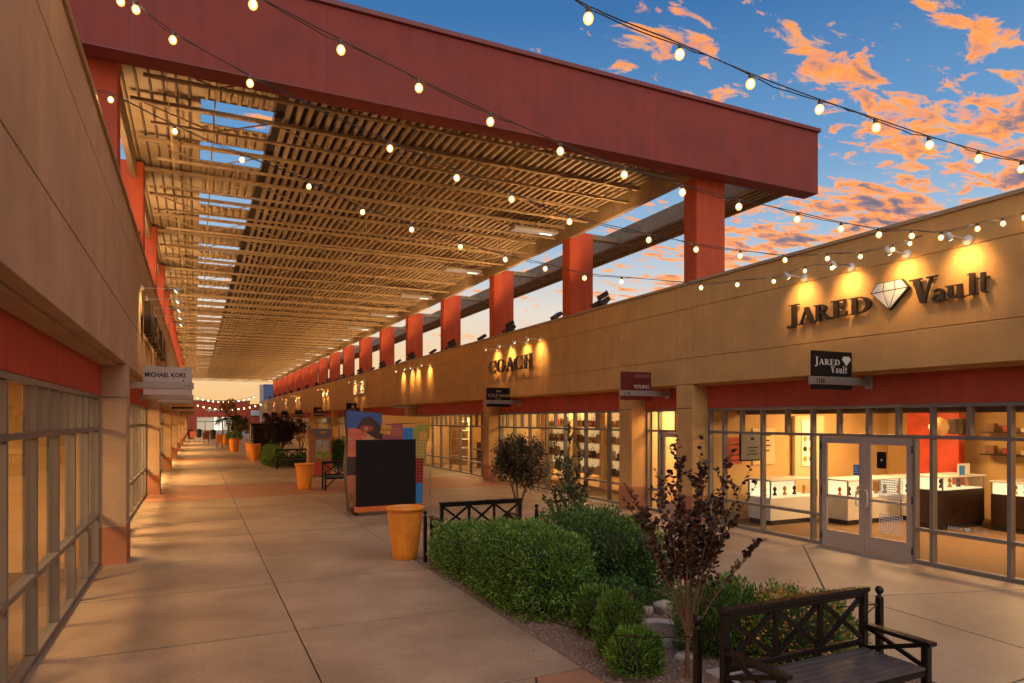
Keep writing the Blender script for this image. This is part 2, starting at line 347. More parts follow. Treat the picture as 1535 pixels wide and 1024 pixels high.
def serif(text, size, origin, facing, depth, m, parent, wx=1.0, sizes=None, joined=None, gap=.06):
    x = 0; all_ = MB()
    for i, ch in enumerate(text):
        s = sizes[i] if sizes else size
        if ch == ' ': x += .4*s*wx; continue
        M = frame(origin, facing) @ Matrix.Translation((x, 0, 0)); mb = glyph_mesh(ch, s, M, depth, m, wx)
        if joined: b = len(all_.v); all_.v += mb.v; all_.f += [tuple(b+i for i in f) for f in mb.f]
        else: new('letter', mb, m, parent)
        x += (G[ch][0]+gap)*s*wx
    if joined: new(joined, all_, m, parent)
    return x
def sans(text, size, origin, facing, depth, m, parent, name='lettering', sx=1.0, align='LEFT', bold=0):
    cu = bpy.data.curves.new('t', 'FONT'); cu.body = text; cu.size = size; cu.extrude = depth/2; cu.align_x = align; cu.offset = bold; cu.resolution_u = 3
    o = bpy.data.objects.new('t', cu); me = bpy.data.meshes.new_from_object(o); bpy.data.objects.remove(o); me.name = name
    me.transform(frame(origin, facing) @ Matrix.Diagonal((sx, 1, 1, 1)) @ Matrix.Translation((0, 0, depth/2))); me.materials.clear(); me.materials.append(m)
    return new(name, me, m, parent)

# ------------------------------------------------------------------ ground
g = new('ground', MB().box(-300, 400, -60, 700, -.5, -.014), JOINT); tag(g, 'dark base under the paving', None, kind='structure')
pave = bpy.data.objects.new('pavement', None); COL.objects.link(pave); tag(pave, 'broad concrete walkway of large poured slabs between the shops', kind='structure')
def slab(x0, x1, y0, y1, m=CONC, j=.008):
    jy = .015+min(.035, .0007*max(y0, 0))
    return new('slab', MB().cbox(x0+j, x1-j, y0+jy, y1-jy, -.12, 0, .003), m, pave)
rows = [-2.0, .7, 3.0, 5.3, 7.6, 9.9, 12.1, 14.4, 16.7, 19.0, 21.3, 25.5]
y = 25.5
while y < 150: y += 3.1; rows.append(y)
for a, b in zip(rows, rows[1:]):
    band = (a == 21.3) or (40 < a < 43.5) or (66 < a < 69.5) or (95 < a < 98)
    m = CONC2 if band else CONC
    slab(-1.42, 1.0, a, b, m)
    if a == 3.0: continue
    slab(1.0, 3.25, a, b, m)
    if a >= 12.1:
        for u, v in zip((3.25, 5.6, 8.0), (5.6, 8.0, 10.47)): slab(u, v, a, b, m)
def slabp(pts, m=CONC, inset=.011):
    c = Vector((sum(p[0] for p in pts)/len(pts), sum(p[1] for p in pts)/len(pts)))
    q = []; n = len(pts)
    for i in range(n):
        p0, p1, p2 = Vector(pts[i-1]), Vector(pts[i]), Vector(pts[(i+1) % n]); e1 = (p1-p0).normalized(); e2 = (p2-p1).normalized()
        n1 = Vector((-e1.y, e1.x)); n2 = Vector((-e2.y, e2.x)); q.append(p1+(n1+n2)*inset/max(.3, 1+n1.dot(n2)))
    return new('slab', MB().prism([(p.x, p.y) for p in q], Matrix(), -.12, 0), m, pave)
slabp([(1.0, 3.0), (1.7, 3.0), (2.75, 5.3), (1.0, 5.3)]); slabp([(1.7, 3.0), (3.25, 3.0), (3.25, 5.3), (2.75, 5.3)], CONC2)
# around the planting bed the joints run obliquely
slabp([(3.25, 10.75), (5.85, 10.75), (5.9, 12.1), (3.25, 12.1)])
slabp([(5.85, 10.75), (5.85, 9.1), (8.15, 8.95), (8.3, 12.1), (5.9, 12.1)])
slabp([(8.15, 8.95), (10.1, 8.78), (10.47, 8.78), (10.47, 12.1), (8.3, 12.1)])
slabp([(5.85, 9.1), (5.85, 6.2), (7.55, 6.2), (10.08, 8.78), (8.15, 8.95)])
slabp([(10.08, 8.78), (7.55, 6.2), (7.7, 5.95), (10.47, 5.1), (10.47, 8.78)])
slabp([(5.85, 6.2), (5.85, 3.4), (7.5, 3.4), (7.7, 5.95), (7.55, 6.2)])
slabp([(7.5, 3.4), (10.47, 2.6), (10.47, 5.1), (7.7, 5.95)])
slabp([(3.05, -2), (10.47, -2), (10.47, 2.6), (7.5, 3.4), (3.25, 3.4)], CONC)

# ------------------------------------------------------------------ buildings
def groove_ys(cuts, lo, hi): return [lo]+[c for c in cuts if lo < c < hi]+[hi]
XR, XG = 10.0, 10.45
RCOLS = [(11.70, 12.25), (13.99, 14.54), (23.12, 23.66), (33.7, 34.3), (44.2, 44.8), (54.7, 55.3), (65.2, 65.8), (75.7, 76.3), (86.2, 86.8), (96.7, 97.3), (107.2, 107.8), (117.7, 118.3)]
REND = 122
rb = thing('shop_building', 'long tan stucco shop building with red band on the right, roofline below the canopy', 'shop building', (12, 40, 0))
bays = []
cuts = sorted([c for p in RCOLS for c in p]+[18.73, 28.9, 39.2, 49.7, 60, 70.5, 81, 91.5, 102, 112.5])
ys = groove_ys(cuts, -3, REND)
for a, b in zip(ys, ys[1:]):
    for z0, z1 in ((3.10, 3.68), (3.68, 4.80), (4.80, 5.34)):
        new('wall_panel', MB().cbox(XR, XR+.14, a+.006, b-.006, z0+(.006 if z0 > 3.2 else 0), z1-.006, .006), TAN, rb)
new('wall_core', MB().box(XR+.018, XR+.42, -3, REND-.02, 3.105, 5.33), TAN, rb)
new('soffit', MB().box(XR+.144, XG+.1, -3, REND, 3.06, 3.101), TAN, rb)
new('coping', MB().cbox(XR-.035, XR+.44, -3, REND+.03, 5.336, 5.40, .008), TANCAP, rb)
new('roof', MB().box(XR+.43, 24, -3, REND, 4.9, 5.0), TANCAP, rb)
for a, b in RCOLS:
    c = new('column', MB().cbox(XR, XG+.2, a, b, .595, 3.09, .006), TAN, rb)
    new('column_base', MB().cbox(XR-.01, XG+.2, a-.01, b+.01, -.01, .6, .008), TAN2, c)
    new('score_line', MB().box(XR-.0015, XR+.01, a+.003, b-.003, 2.555, 2.568), DARKM, c)
edges = [-3.0]
for a, b in RCOLS: bays.append((edges[-1], a)); edges.append(b)
bays.append((edges[-1], REND))
for a, b in bays: new('red_fascia_panel', MB().box(XG-.02, XG+.12, a, b, 2.56, 3.058), REDW, rb)
new('end_wall', MB().box(XR+.2, 24, REND-.3, REND, 0, 4.89), TAN, rb)

XL, XLG, ZLT = -1.0, -1.37, 5.84
lb = thing('shop_building', 'tall tan stucco shop building close on the left with red band over its windows', 'shop building', (-3, 40, 0))
LCOLS = [(12.3+11.0*k, 12.9+11.0*k) for k in range(11)]
LEND = 134
lcuts = sorted([c for p in LCOLS for c in p]+[17.8+11*k for k in range(11)])
ys = groove_ys(lcuts, -4, LEND)
for a, b in zip(ys, ys[1:]):
    for z0, z1 in ((3.20, 4.0), (4.0, 5.22), (5.22, ZLT-.06)):
        new('wall_panel', MB().cbox(XL-.14, XL, a+.006, b-.006, z0+(.006 if z0 > 3.3 else 0), z1-.006, .006), TANL, lb)
new('wall_core', MB().box(XL-.42, XL-.018, -4, LEND-.02, 3.205, ZLT-.07), TANL, lb)
new('soffit', MB().box(XLG-.15, XL-.144, -4, LEND, 3.16, 3.201), TANL, lb)
new('coping', MB().cbox(XL-.44, XL+.035, -4, LEND, ZLT-.063, ZLT, .008), TANCAP, lb)
new('roof', MB().box(-12, XL-.43, -4, LEND, 5.2, 5.3), TANCAP, lb)
for a, b in LCOLS:
    c = new('column', MB().cbox(XLG-.2, XL, a, b, .595, 3.19, .006), TANL, lb)
    new('column_base', MB().cbox(XLG-.2, XL+.01, a-.01, b+.01, -.01, .6, .008), TAN2, c)
    new('score_line', MB().box(XL-.37, XL+.0015, a-.0015, b+.0015, 2.655, 2.667), DARKM, c)
lbays = []; e = -4.0
for a, b in LCOLS: lbays.append((e, a)); e = b
lbays.append((e, LEND))
for a, b in lbays: new('red_fascia_panel', MB().box(XLG-.12, XLG+.02, a, b, 2.69, 3.158), REDW, lb)

# ------------------------------------------------------------------ shop fronts
def storefront(label, side, y0, y1, low, high, doors=(), zt=2.0, zh=2.56, zr=.52, parts=True):
    """side +1 = right wall; low/high = lists of mullion positions; doors = (ya, yb) leaf spans"""
    xg = XG if side > 0 else XLG; s = side
    def X(a, b): return (xg+a, xg+b) if s > 0 else (xg-b, xg-a)
    th = thing('shopfront', label, 'shop front', (xg, (y0+y1)/2, 0))
    def bar(n, a, b, ya, yb, z0, z1, m=ALU): return new(n, MB().cbox(*X(a, b), ya, yb, z0, z1, .004), m, th)
    W = .055
    dmin = min([d[0] for d in doors], default=None); dmax = max([d[1] for d in doors], default=None)
    bar('head_rail', -.01, .11, y0+.001, y1-.001, zh-.06, zh-.001); bar('transom_rail', -.012, .11, y0+.001, y1-.001, zt, zt+.055)
    if doors:
        for ya, yb in ((y0+.001, dmin-.05), (dmax+.05, y1-.001)):
            if yb-ya > .2:
                bar('sill_rail', -.006, .11, ya, yb, 0, .06); bar('window_rail', -.008, .10, ya, yb, zr, zr+.055)
        for yy in (dmin-.05, dmax+.001): bar('door_post', -.014, .11, yy, yy+.049, 0, zt-.001)
    else:
        bar('sill_rail', -.006, .11, y0+.001, y1-.001, 0, .06); bar('window_rail', -.008, .10, y0+.001, y1-.001, zr, zr+.055)
    low = [v for v in low if y0 < v < y1 and not (doors and dmin-.12 < v < dmax+.12)]
    for v in low: bar('mullion', -.003, .115, v-W/2, v+W/2, .061, zt-.001)
    for v in high:
        if y0 < v < y1: bar('mullion', -.003, .115, v-W/2, v+W/2, zt+.056, zh-.061)
    bar('mullion', -.003, .115, y0+.002, y0+W, .061, zh-.061); bar('mullion', -.003, .115, y1-W, y1-.002, .061, zh-.061)
    def pane(ya, yb, z0, z1): new('pane', MB().box(*X(.045, .051), ya, yb, z0, z1), GLASS, th)
    segs = sorted([y0+W]+low+[y1-W]+([dmin-.05, dmax+.05] if doors else []))
    for a, b in zip(segs, segs[1:]):
        if doors and a >= dmin-.06 and b <= dmax+.06: continue
        if b-a < .1: continue
        pane(a+.02, b-.02, zr+.05, zt+.005); pane(a+.02, b-.02, .055, zr+.005)
    hs = sorted([y0+W]+[v for v in high if y0 < v < y1]+[y1-W])
    for a, b in zip(hs, hs[1:]): pane(a+.02, b-.02, zt+.05, zh-.055)
    for i, (ya, yb) in enumerate(doors):
        m = MB(); st = .105
        for a, b, z0, z1 in ((ya+.004, ya+st, .012, zt-.004), (yb-st, yb-.004, .012, zt-.004), (ya+st, yb-st, zt-.12, zt-.004), (ya+st, yb-st, .012, .30), (ya+st, yb-st, .90, .945)):
            m.box(*X(.0, .045), a, b, z0, z1)
        d = new('door', m, ALUDOOR, th)
        new('pane', MB().box(*X(.02, .026), ya+st-.01, yb-st+.01, .29, .91), GLASS, d); new('pane', MB().box(*X(.02, .026), ya+st-.01, yb-st+.01, .935, zt-.11), GLASS, d)
        hy = ya+.05 if (i == 1 or len(doors) == 1) else yb-.05
        sg = -1 if s > 0 else 1
        if len(doors) == 2: hy = (yb-.055) if i == 0 else (ya+.055)
        inner = (1 if hy < (ya+yb)/2 else -1)*.12
        new('handle', MB().tube([(xg, hy, .80), (xg+sg*.07, hy, .80), (xg+sg*.08, hy+inner*.4, .83), (xg+sg*.08, hy+inner*.4, 1.05), (xg+sg*.07, hy, 1.09), (xg, hy, 1.09)], .013, 8), WHITEM, d, smooth=True)
        hg = yb-.0 if i == len(doors)-1 else ya
        for z in (.18, 1.0, 1.82): new('hinge', MB().tube([(xg+sg*.012, hg, z-.06), (xg+sg*.012, hg, z+.06)], .014, 8), DARKM, d)
    return th
def regular(y0, y1, n):
    st = (y1-y0)/n; return [y0+st*i for i in range(1, n)], [y0+st*i/2 for i in range(1, 2*n)]
jf = storefront('wide lit jewellery shop front with aluminium double doors on the right', 1, 1.0, 11.70, [11.23, 10.14, 8.91, 6.65, 5.54, 4.4, 3.3, 2.2],
           [11.23, 10.71, 10.14, 9.51, 8.91, 8.34, 7.76, 7.22, 6.65, 6.09, 5.54, 4.95, 4.4, 3.85, 3.3, 2.2], doors=[(6.95, 7.80), (7.81, 8.68)])
storefront('narrow shop front with a single door between two tan columns', 1, 12.25, 13.99, [13.5], [13.5, 12.85], doors=[(12.5, 13.35)])
lo, hi = regular(14.54, 23.12, 7); storefront('shop front showing lit shelves of handbags', 1, 14.54, 23.12, lo, hi)
lo, hi = regular(23.66, 33.7, 8); storefront('shop front behind the display kiosk, half of it dark glass', 1, 23.66, 33.7, lo, hi)
desc = ['shop front right of the poster stand', 'shop front behind the poster stand on the right wall', 'shop front behind the dark shrub on the right wall', 'sixth large shop front from the double doors', 'seventh large shop front from the double doors', 'eighth large shop front from the double doors', 'ninth large shop front from the double doors', 'tenth large shop front from the double doors']
for i, (a, b) in enumerate(bays[4:12]):
    n = 7 if i < 3 else 5; lo, hi = regular(a, b, n); storefront(desc[i] + ', lit from inside', 1, a, b, lo, hi if i < 3 else lo)
storefront('long aluminium shop front nearest on the left, dim amber interior', -1, -1.0, 12.3, [12.25-1.13*k for k in range(1, 11)], [12.25-.565*k for k in range(1, 9)]+[12.25-1.13*k for k in range(5, 11)], zt=2.13, zh=2.69, zr=.78)
lo, hi = regular(12.9, 23.3, 9); storefront('left shop front beyond the first tan column, brightly reflecting', -1, 12.9, 23.3, lo, lo, zt=2.13, zh=2.69, zr=.78, doors=[(lo[1]-.95, lo[1]-.03), (lo[1]+.0, lo[1]+.92)])
for i, (a, b) in enumerate(lbays[2:9]):
    lo, hi = regular(a, b, 6); storefront(f'{ORD[i+2]} shop front from the near end of the left wall', -1, a, b, lo, lo, zt=2.13, zh=2.69, zr=.78)

# ------------------------------------------------------------------ shop interiors
def room(side, y0, y1, depth, wall, power, nlights=1, zc=2.95, floor=FLOORIN, color=WARM):
    xa = XG+.12 if side > 0 else XLG-.12; xb = xa+side*depth; lo_, hi_ = min(xa, xb), max(xa, xb)
    for nm, m, bx in (('shop_floor', floor, (lo_-(.1 if side > 0 else 0), hi_+(0 if side > 0 else .1), y0, y1, -.1, -.004)), ('shop_ceiling', CEILIN, (lo_, hi_, y0, y1, zc, zc+.08)),
                      ('back_wall', wall, (xb, xb+.1, y0, y1, 0, zc) if side > 0 else (xb-.1, xb, y0, y1, 0, zc)),
                      ('side_wall', wall, (lo_, hi_, y1-.06, y1, 0, zc)), ('side_wall', wall, (lo_, hi_, y0, y0+.06, 0, zc))):
        tag(new(nm, MB().box(*bx), m), kind='structure')
    for i in range(nlights):
        yc = y0+(y1-y0)*(i+.5)/nlights
        if True:
            cl = thing('ceiling_light', (f'recessed ceiling light panel {"right" if side>0 else "left"} shop, '), 'ceiling light', ((lo_+hi_)/2, yc, zc-.03))
            new('light_frame', MB().box((lo_+hi_)/2-.62, (lo_+hi_)/2+.62, yc-.62, yc+.62, zc-.028, zc-.004), WHITEM, cl)
            new('diffuser', MB().box((lo_+hi_)/2-.58, (lo_+hi_)/2+.58, yc-.58, yc+.58, zc-.034, zc-.029), CASELIT, cl)
            cl['label'] = ROOMLAB[0].format(ORD[i]); light('lamp', 'AREA', ((lo_+hi_)/2, yc, zc-.05), power*(1.15 if side > 0 else 2.8)/nlights, color, cl, (0, 0, -1), 1.2)
def rl(s): ROOMLAB[0] = s
ROOMLAB = ['']
rl('{} recessed ceiling panel of the jewellery shop, counted from the near end'); room(1, 1.0, 11.75, 6.0, WALLIN, 420, 3)
rl('{} recessed ceiling panel of the narrow shop with one door'); room(1, 12.2, 13.95, 2.0, WALLIN2, 90, 1)
rl('{} recessed ceiling panel of the handbag shop, counted from the near end'); room(1, 14.6, 23.1, 4.5, WALLIN2, 330, 2)
rl('{} recessed ceiling panel of the shop behind the kiosk'); room(1, 23.7, 33.7, 3.5, WALLIN, 260, 2)
for i, (a, b) in enumerate(bays[4:12]):
    rl('{} recessed ceiling panel in the ' + ORD[i+4] + ' large shop of the right row'); room(1, a+.01, b-.01, 3, WALLIN2 if i % 2 else WALLIN, 240, 1)
rl('{} recessed ceiling panel of the nearest left shop'); room(-1, -1.0, 12.35, 5.0, WALLIN, 190, 2)
rl('{} recessed ceiling panel of the second left shop'); room(-1, 12.85, 23.3, 4.0, WALLIN2, 330, 2)
for i, (a, b) in enumerate(lbays[2:9]):
    rl('{} recessed ceiling panel in the ' + ORD[i+2] + ' shop of the left row'); room(-1, a+.01, b-.01, 3, WALLIN2 if i % 2 else WALLIN, 330, 1)

LENS3 = mat('spot_lens', (1, .85, .6), .3, emit=(1, .8, .5), estr=5)
BAGX = [mat('box_white', (.7, .66, .58), .5), mat('box_red', (.4, .04, .03), .5), mat('box_brown', (.2, .09, .04), .5)]
# jewellery shop furniture
def counter(label, x0, x1, y0, y1, body, h=.95, lit=True, fr=.62, lift=.0, cat='display counter'):
    c = thing('display_counter', label, cat, ((x0+x1)/2, (y0+y1)/2, 0))
    new('plinth', MB().box(x0+.03, x1-.03, y0+.03, y1-.03, 0, .1), DARKM, c)
    new('cabinet', MB().cbox(x0, x1, y0, y1, .1, h*fr, .006), body, c)
    if lit:
        new('case_floor', MB().box(x0+.03, x1-.03, y0+.03, y1-.03, h*fr+.001, h*fr+.02), CASELIT, c)
        new('case_back', MB().box(x0+.03, x1-.03, y1-.03, y1-.005, h*fr+.021, h-.002), CASELIT, c)
        m = MB()
        for xx in (x0, x1-.025):
            for yy in (y0, y1-.025): m.box(xx, xx+.025, yy, yy+.025, h*fr+.001, h-.001)
        new('case_posts', m, ALU, c)
        new('case_glass', MB().box(x0+.03, x1-.03, y0+.004, y0+.008, h*(fr+.01), h-.002), GLASS, c)
        n = max(2, int((x1-x0)/.28))
        for k in range(n):
            xx = x0+.12+(x1-x0-.24)*k/(n-1)
            new('necklace_bust', MB().lathe([(.05, 0), (.04, .03), (.015, .08), (.045, .13), (.02, .19)], (xx, (y0+y1)/2-.05, h*fr+.022), 10), DARKWOOD if k % 2 else ORANGE, c, smooth=True)
    new('counter_top', MB().cbox(x0-.02, x1+.02, y0-.02, y1+.02, h, h+.035, .005), body if not lit else WHITEM, c)
    return c
counter('white lit jewellery counter along the far wall', 11.3, 12.75, 10.7, 11.35, WHITE)
counter('white lit jewellery counter seen through the window left of the doors', 12.85, 14.6, 10.0, 10.7, WHITE)
counter('white lit jewellery counter behind the left door leaf', 14.7, 16.2, 9.9, 10.6, WHITE)
counter('dark timber jewellery counter behind the right window', 14.05, 15.5, 8.7, 9.4, DARKWOOD, h=1.08, fr=.76)
counter('dark timber counter partly hidden at the right edge', 15.0, 16.4, 7.6, 8.3, DARKWOOD, h=1.0, fr=.76)
new_p = tag(new('display_wall', MB().cbox(15.85, 16.1, 9.45, 10.7, 0, 2.75, .01), REDPANEL), 'tall red display wall at the back of the jewellery shop', 'display wall')
tag(new('display_wall', MB().cbox(13.0, 14.0, 11.55, 11.64, 0, 2.4, .01), WALLIN2), 'cream wall panel behind the white counters', 'display wall')
pst = thing('wall_poster', 'tall white poster with six jewellery pictures on cream wall', 'poster', (13.4, 11.54, 1.5))
new('poster_sheet', MB().box(13.2, 13.62, 11.53, 11.545, 1.18, 2.3), WHITE, pst)
for r_ in range(3):
    for c_ in range(2): new('picture', MB().lathe([(.062, 0), (.062, .006)], (13.31+c_*.2, 11.53, 1.36+r_*.24), 12, (0, -1, 0)), DARKWOOD if (r_+c_) % 2 else ORANGE, pst)
pb = thing('hanging_poster', 'dark framed grey poster hung inside the left window', 'poster', (10.95, 10.7, 1.7))
new('frame', MB().cbox(10.70, 11.35, 10.98, 11.01, 1.40, 2.02, .005), BLACK, pb); new('print', MB().box(10.73, 11.32, 10.972, 10.979, 1.43, 1.99), mat('poster_grey', (.20, .21, .23), .5), pb)
for k, (w_, z_k) in enumerate(((.10, 1.86), (.30, 1.68), (.20, 1.61), (.32, 1.54))): new('text_line', MB().box(11.05-w_/2, 11.05+w_/2, 10.966, 10.971, z_k, z_k+(.05 if k == 0 else .02)), BLACK, pb)
for k in range(2): new('hanging_wire', MB().tube([(10.8+.45*k, 10.99, 2.02), (10.8+.45*k, 10.99, 2.94)], .003, 4), BRKT, pb)
BLUE = mat('blue_sticker', (.04, .22, .62), .5)
def sticker(label, y_, z_, w_, h_, m, cat='sticker', back=.047):
    o = thing('door_sticker', label, cat, (XG+back, y_, z_)); new('sheet', MB().box(XG+back-.004, XG+back, y_-w_/2, y_+w_/2, z_-h_/2, z_+h_/2), m, o); return o
sk = sticker('blue notice on the left door pane', 7.98, 1.42, .11, .19, BLUE, back=.018); 
for k in range(3): new('text_line', MB().box(XG+.012, XG+.0135, 7.94, 8.02, 1.37+k*.045, 1.385+k*.045), WHITE, sk)
bp_ = sticker('black notice on the right door pane', 7.50, 1.62, .17, .28, BLACK, back=.018); new('logo', MB().lathe([(.018, 0), (.018, .001)], (XG+.013, 7.5, 1.62), 10, (-1, 0, 0)), WHITE, bp_)
sq = thing('counter_notice', 'small blue and white notice standing on the dark counter', 'notice', (14.9, 8.8, 1.06)); new('card', MB().box(14.75, 15.15, 8.8, 8.82, 1.06, 1.36), WHITE, sq); new('print', MB().box(14.77, 14.97, 8.795, 8.799, 1.10, 1.32), BLUE, sq)
dc = thing('window_decal', 'small white shop name decal low on the right window', 'decal', (XG+.04, 6.1, .7))
serif('JARED', .045, (XG+.043, 6.42, .62), '-x', .001, WHITE, dc, 1.2, joined='lettering'); serif('Vault', .05, (XG+.043, 6.03, .62), '-x', .001, WHITE, dc, 1.2, joined='lettering')
M_ = frame((XG+.043, 6.13, .60), '-x'); new('diamond', MB().prism([(0, 0), (.05, .045), (.035, .07), (-.035, .07), (-.05, .045)], M_, 0, .001), WHITE, dc)
for nm, z0 in (('upper', .98), ('lower', .40)):
    dm = MB()
    for k in range(9): dm.box(XG+.016, XG+.019, 7.13, 7.55, z0+k*.038, z0+k*.038+.012)
    for k in range(10): dm.box(XG+.0165, XG+.0195, 7.13+k*.045, 7.137+k*.045, z0, z0+.31)
    t_ = thing('window_decal', f'{nm} dotted white privacy decal on the right door pane', 'decal', (XG+.018, 7.3, z0)); new('dot_grid', dm, WHITE, t_, kind='stuff')
for i, (px_, w_, z0, z1, mm) in enumerate(((12.1, .7, 1.25, 2.1, WALLIN2), (11.2, .45, 1.3, 1.9, REDPANEL))):
    po = thing('wall_poster', ('cream wall poster over the farthest white counter', 'small red wall poster in the far left corner of the jewellery shop')[i], 'poster', (px_, 11.68, z0))
    new('poster_sheet', MB().cbox(px_-w_/2, px_+w_/2, 11.655, 11.68, z0, z1, .004), mm, po)
    for k in range(4): new('text_line', MB().box(px_-w_*.32, px_+w_*(.30-.05*(k % 2)), 11.650, 11.6545, z1-.18-k*.12, z1-.15-k*.12), DARKWOOD, po)
hb = thing('ceiling_bulkhead', 'pale dropped bulkhead under the ceiling behind the jewellery windows', 'bulkhead', (11.3, 6, 2.6)); new('bulkhead_box', MB().cbox(11.2, 11.5, 1.1, 11.6, 2.42, 2.94, .01), mat('bulkhead_grey', (.16, .15, .14), .8), hb)
for i in range(7):
    sp_ = thing('track_spotlight', f'{ORD[i]} small ceiling spotlight along the jewellery shop track', 'spotlight', (12.4, 4+i*1.1, 2.8)); new('spot_head', MB().lathe([(.03, 0), (.05, .05), (.055, .14), (.02, .16)], (12.4, 4+i*1.1, 2.72), 12, (.2, .2, 1)), WHITEM, sp_, smooth=True); new('lamp_lens', MB().lathe([(.04, 0), (.04, .004)], (12.4, 4+i*1.1, 2.712), 10), LENS3, sp_)
for i, (zz, yy0, yy1) in enumerate(((1.35, 4.2, 6.6), (1.75, 4.2, 6.6), (2.15, 4.2, 6.6), (1.5, 7.0, 9.2), (2.0, 7.0, 9.2))):
    wsf = thing('wall_shelf', f'{("lower", "middle", "upper", "lower", "upper")[i]} lit wall shelf {"right of" if i < 3 else "behind"} the dark counters', 'wall shelf', (16.4, yy0, zz)); new('shelf_board', MB().box(16.2, 16.54, yy0, yy1, zz, zz+.03), DARKWOOD, wsf)
    for k in range(6): new('jewellery_box', MB().cbox(16.3, 16.45, yy0+.15+k*.36, yy0+.33+k*.36, zz+.031, zz+.12+.05*(k % 3), .004), (BAGX[k % 3]), wsf)
# balls hanging above the counter
for i, (hx, hy, hz, rr) in enumerate(((14.4, 9.0, 2.15, .2), (15.2, 9.1, 2.15, .17))):
    p_ = thing('pendant_lamp', ('woven round pendant lamp over the dark counter', 'dark drum pendant lamp over the dark counter')[i], 'pendant lamp', (hx, hy, hz))
    prof = [(.03, rr), (rr*.7, rr*.75), (rr, 0), (rr*.75, -rr*.7), (.05, -rr)] if i == 0 else [(rr, rr), (rr*1.02, rr*.9), (rr*1.02, -rr*.8), (rr*.98, -rr)]
    new('shade', MB().lathe(prof[::-1], (hx, hy, hz), 16), (WALLIN, DARKWOOD)[i], p_, smooth=(i == 0)); new('cord', MB().tube([(hx, hy, hz+rr*.9), (hx, hy, 2.94)], .006, 5), DARKM, p_)
# shelves of the handbag shop
BAGM = [mat('bag_brown', (.22, .09, .035), .5), mat('bag_cream', (.6, .48, .33), .5), mat('bag_red', (.42, .04, .03), .45), mat('bag_black', (.03, .02, .02), .4), mat('bag_tan', (.42, .22, .09), .5)]
SHELFBACK = mat('lit_shelf_back', (.85, .72, .5), .6, emit=(1, .64, .28), estr=.40)
for u in range(4):
    yb_ = 14.75+u*2.05; x0, x1 = 12.2, 12.5
    sh = thing('shelf_unit', f'{("nearest", "second nearest", "third nearest", "farthest")[u]} lit shelf unit of the handbag shop', 'shelf unit', (12.5, yb_+.9, 0))
    new('back_panel', MB().box(x1, x1+.04, yb_, yb_+1.8, .44, 2.6), SHELFBACK, sh)
    for yy in (yb_, yb_+1.76): new('side_panel', MB().box(x0, x1-.001, yy, yy+.04, 0, 2.6), WALLIN2, sh)
    for z in (.45, .98, 1.5, 2.05): new('shelf_board', MB().box(x0, x1-.001, yb_+.041, yb_+1.759, z, z+.03), WALLIN, sh)
    for li, z in enumerate((.48, 1.01, 1.53, 2.08)):
        for k in range(4):
            yy = yb_+.28+k*.42; h = R.uniform(.16, .30); wd = R.uniform(.12, .17); mm = R.choice(BAGM)
            bt = ('brown', 'cream', 'red', 'black', 'tan')[BAGM.index(mm)]
            bag = thing('handbag', f'{bt} handbag, {ORD[k]} along {("bottom", "second", "third", "top")[li]} shelf of the {("nearest", "second", "third", "farthest")[u]} lit unit', 'handbag', (x0+.15, yy, z), 'handbags on the lit shelves')
            M_ = frame((x0+.15, yy, z), '-x')
            new('bag_body', MB().prism([(-wd, 0), (wd, 0), (wd*.8, h), (-wd*.8, h)], M_, -.06, .06), mm, bag)
            new('handle', MB().tube([M_ @ Vector((wd*.5*math.cos(a), h+wd*.7*math.sin(a), 0)) for a in [math.pi*j/6 for j in range(7)]], .009, 5), mm, bag)
# generic furniture behind the farther windows
for i, (a, b) in enumerate([(23.7, 33.7)]+bays[4:9]):
    for k in range(4):
        yc = a+(b-a)*(k+.5)/4; mm = (DARKWOOD, WHITE, WALLIN2, REDPANEL, DARKWOOD, WHITE, WALLIN2)[(i+k*2) % 7]; hh = (1.6, 2.2, 1.2, 2.4)[(i*3+k) % 4]
        rk = thing('display_rack', f'{ORD[k]} display rack from the near end inside the {ORD[i+3]} large right shop', 'display rack', (12.4, yc, 0))
        new('rack_back', MB().box(12.6, 12.68, yc-.7, yc+.7, 0, hh), mm, rk)
        for z in np.arange(.4, hh, .45): new('rack_shelf', MB().box(12.25, 12.599, yc-.7, yc+.7, z, z+.03), WHITE if k % 2 else DARKWOOD, rk)
# nearest left shop
lt = thing('display_table', 'pale curved display table inside the nearest left window', 'display table', (-3.0, 7.2, 0))
new('table_top', MB().lathe([(.85, 0), (.87, .03), (.85, .06)], (-2.9, 7.6, .98), 28), WHITE, lt); new('pedestal', MB().lathe([(.42, 0), (.3, .1), (.22, .5), (.5, .97)], (-2.9, 7.6, 0.0), 24), WALLIN2, lt, smooth=True)
for i in range(5):
    yc = 2.0+i*2.1; rk = thing('display_rack', f'{ORD[i]} tall rack from the near end inside the nearest left shop', 'display rack', (-5, yc, 0))
    new('rack_back', MB().box(-5.6, -5.5, yc-.9, yc+.9, 0, 1.9), WALLIN2 if i % 2 else DARKWOOD, rk)
    for z in (.5, 1.0, 1.5): new('rack_shelf', MB().box(-5.499, -5.05, yc-.9, yc+.9, z, z+.03), DARKWOOD, rk)
for i in range(4):
    fx, fy = -3.4+.5*(i % 2), 4.0+i*2.1
    f_ = thing('vase', f'{("amber", "dark", "cream", "brown")[i]} vase standing inside the nearest left shop', 'vase', (fx, fy, 0))
    pl = new('plinth', MB().cbox(fx-.2, fx+.2, fy-.2, fy+.2, 0, .9, .01), (WALLIN2, DARKWOOD, WHITE, WALLIN)[i], f_); new('vase_body', MB().lathe([(.08, 0), (.16, .15), (.12, .32), (.05, .42), (.08, .48)], (fx, fy, .901), 14), BAGM[i], f_, smooth=True)

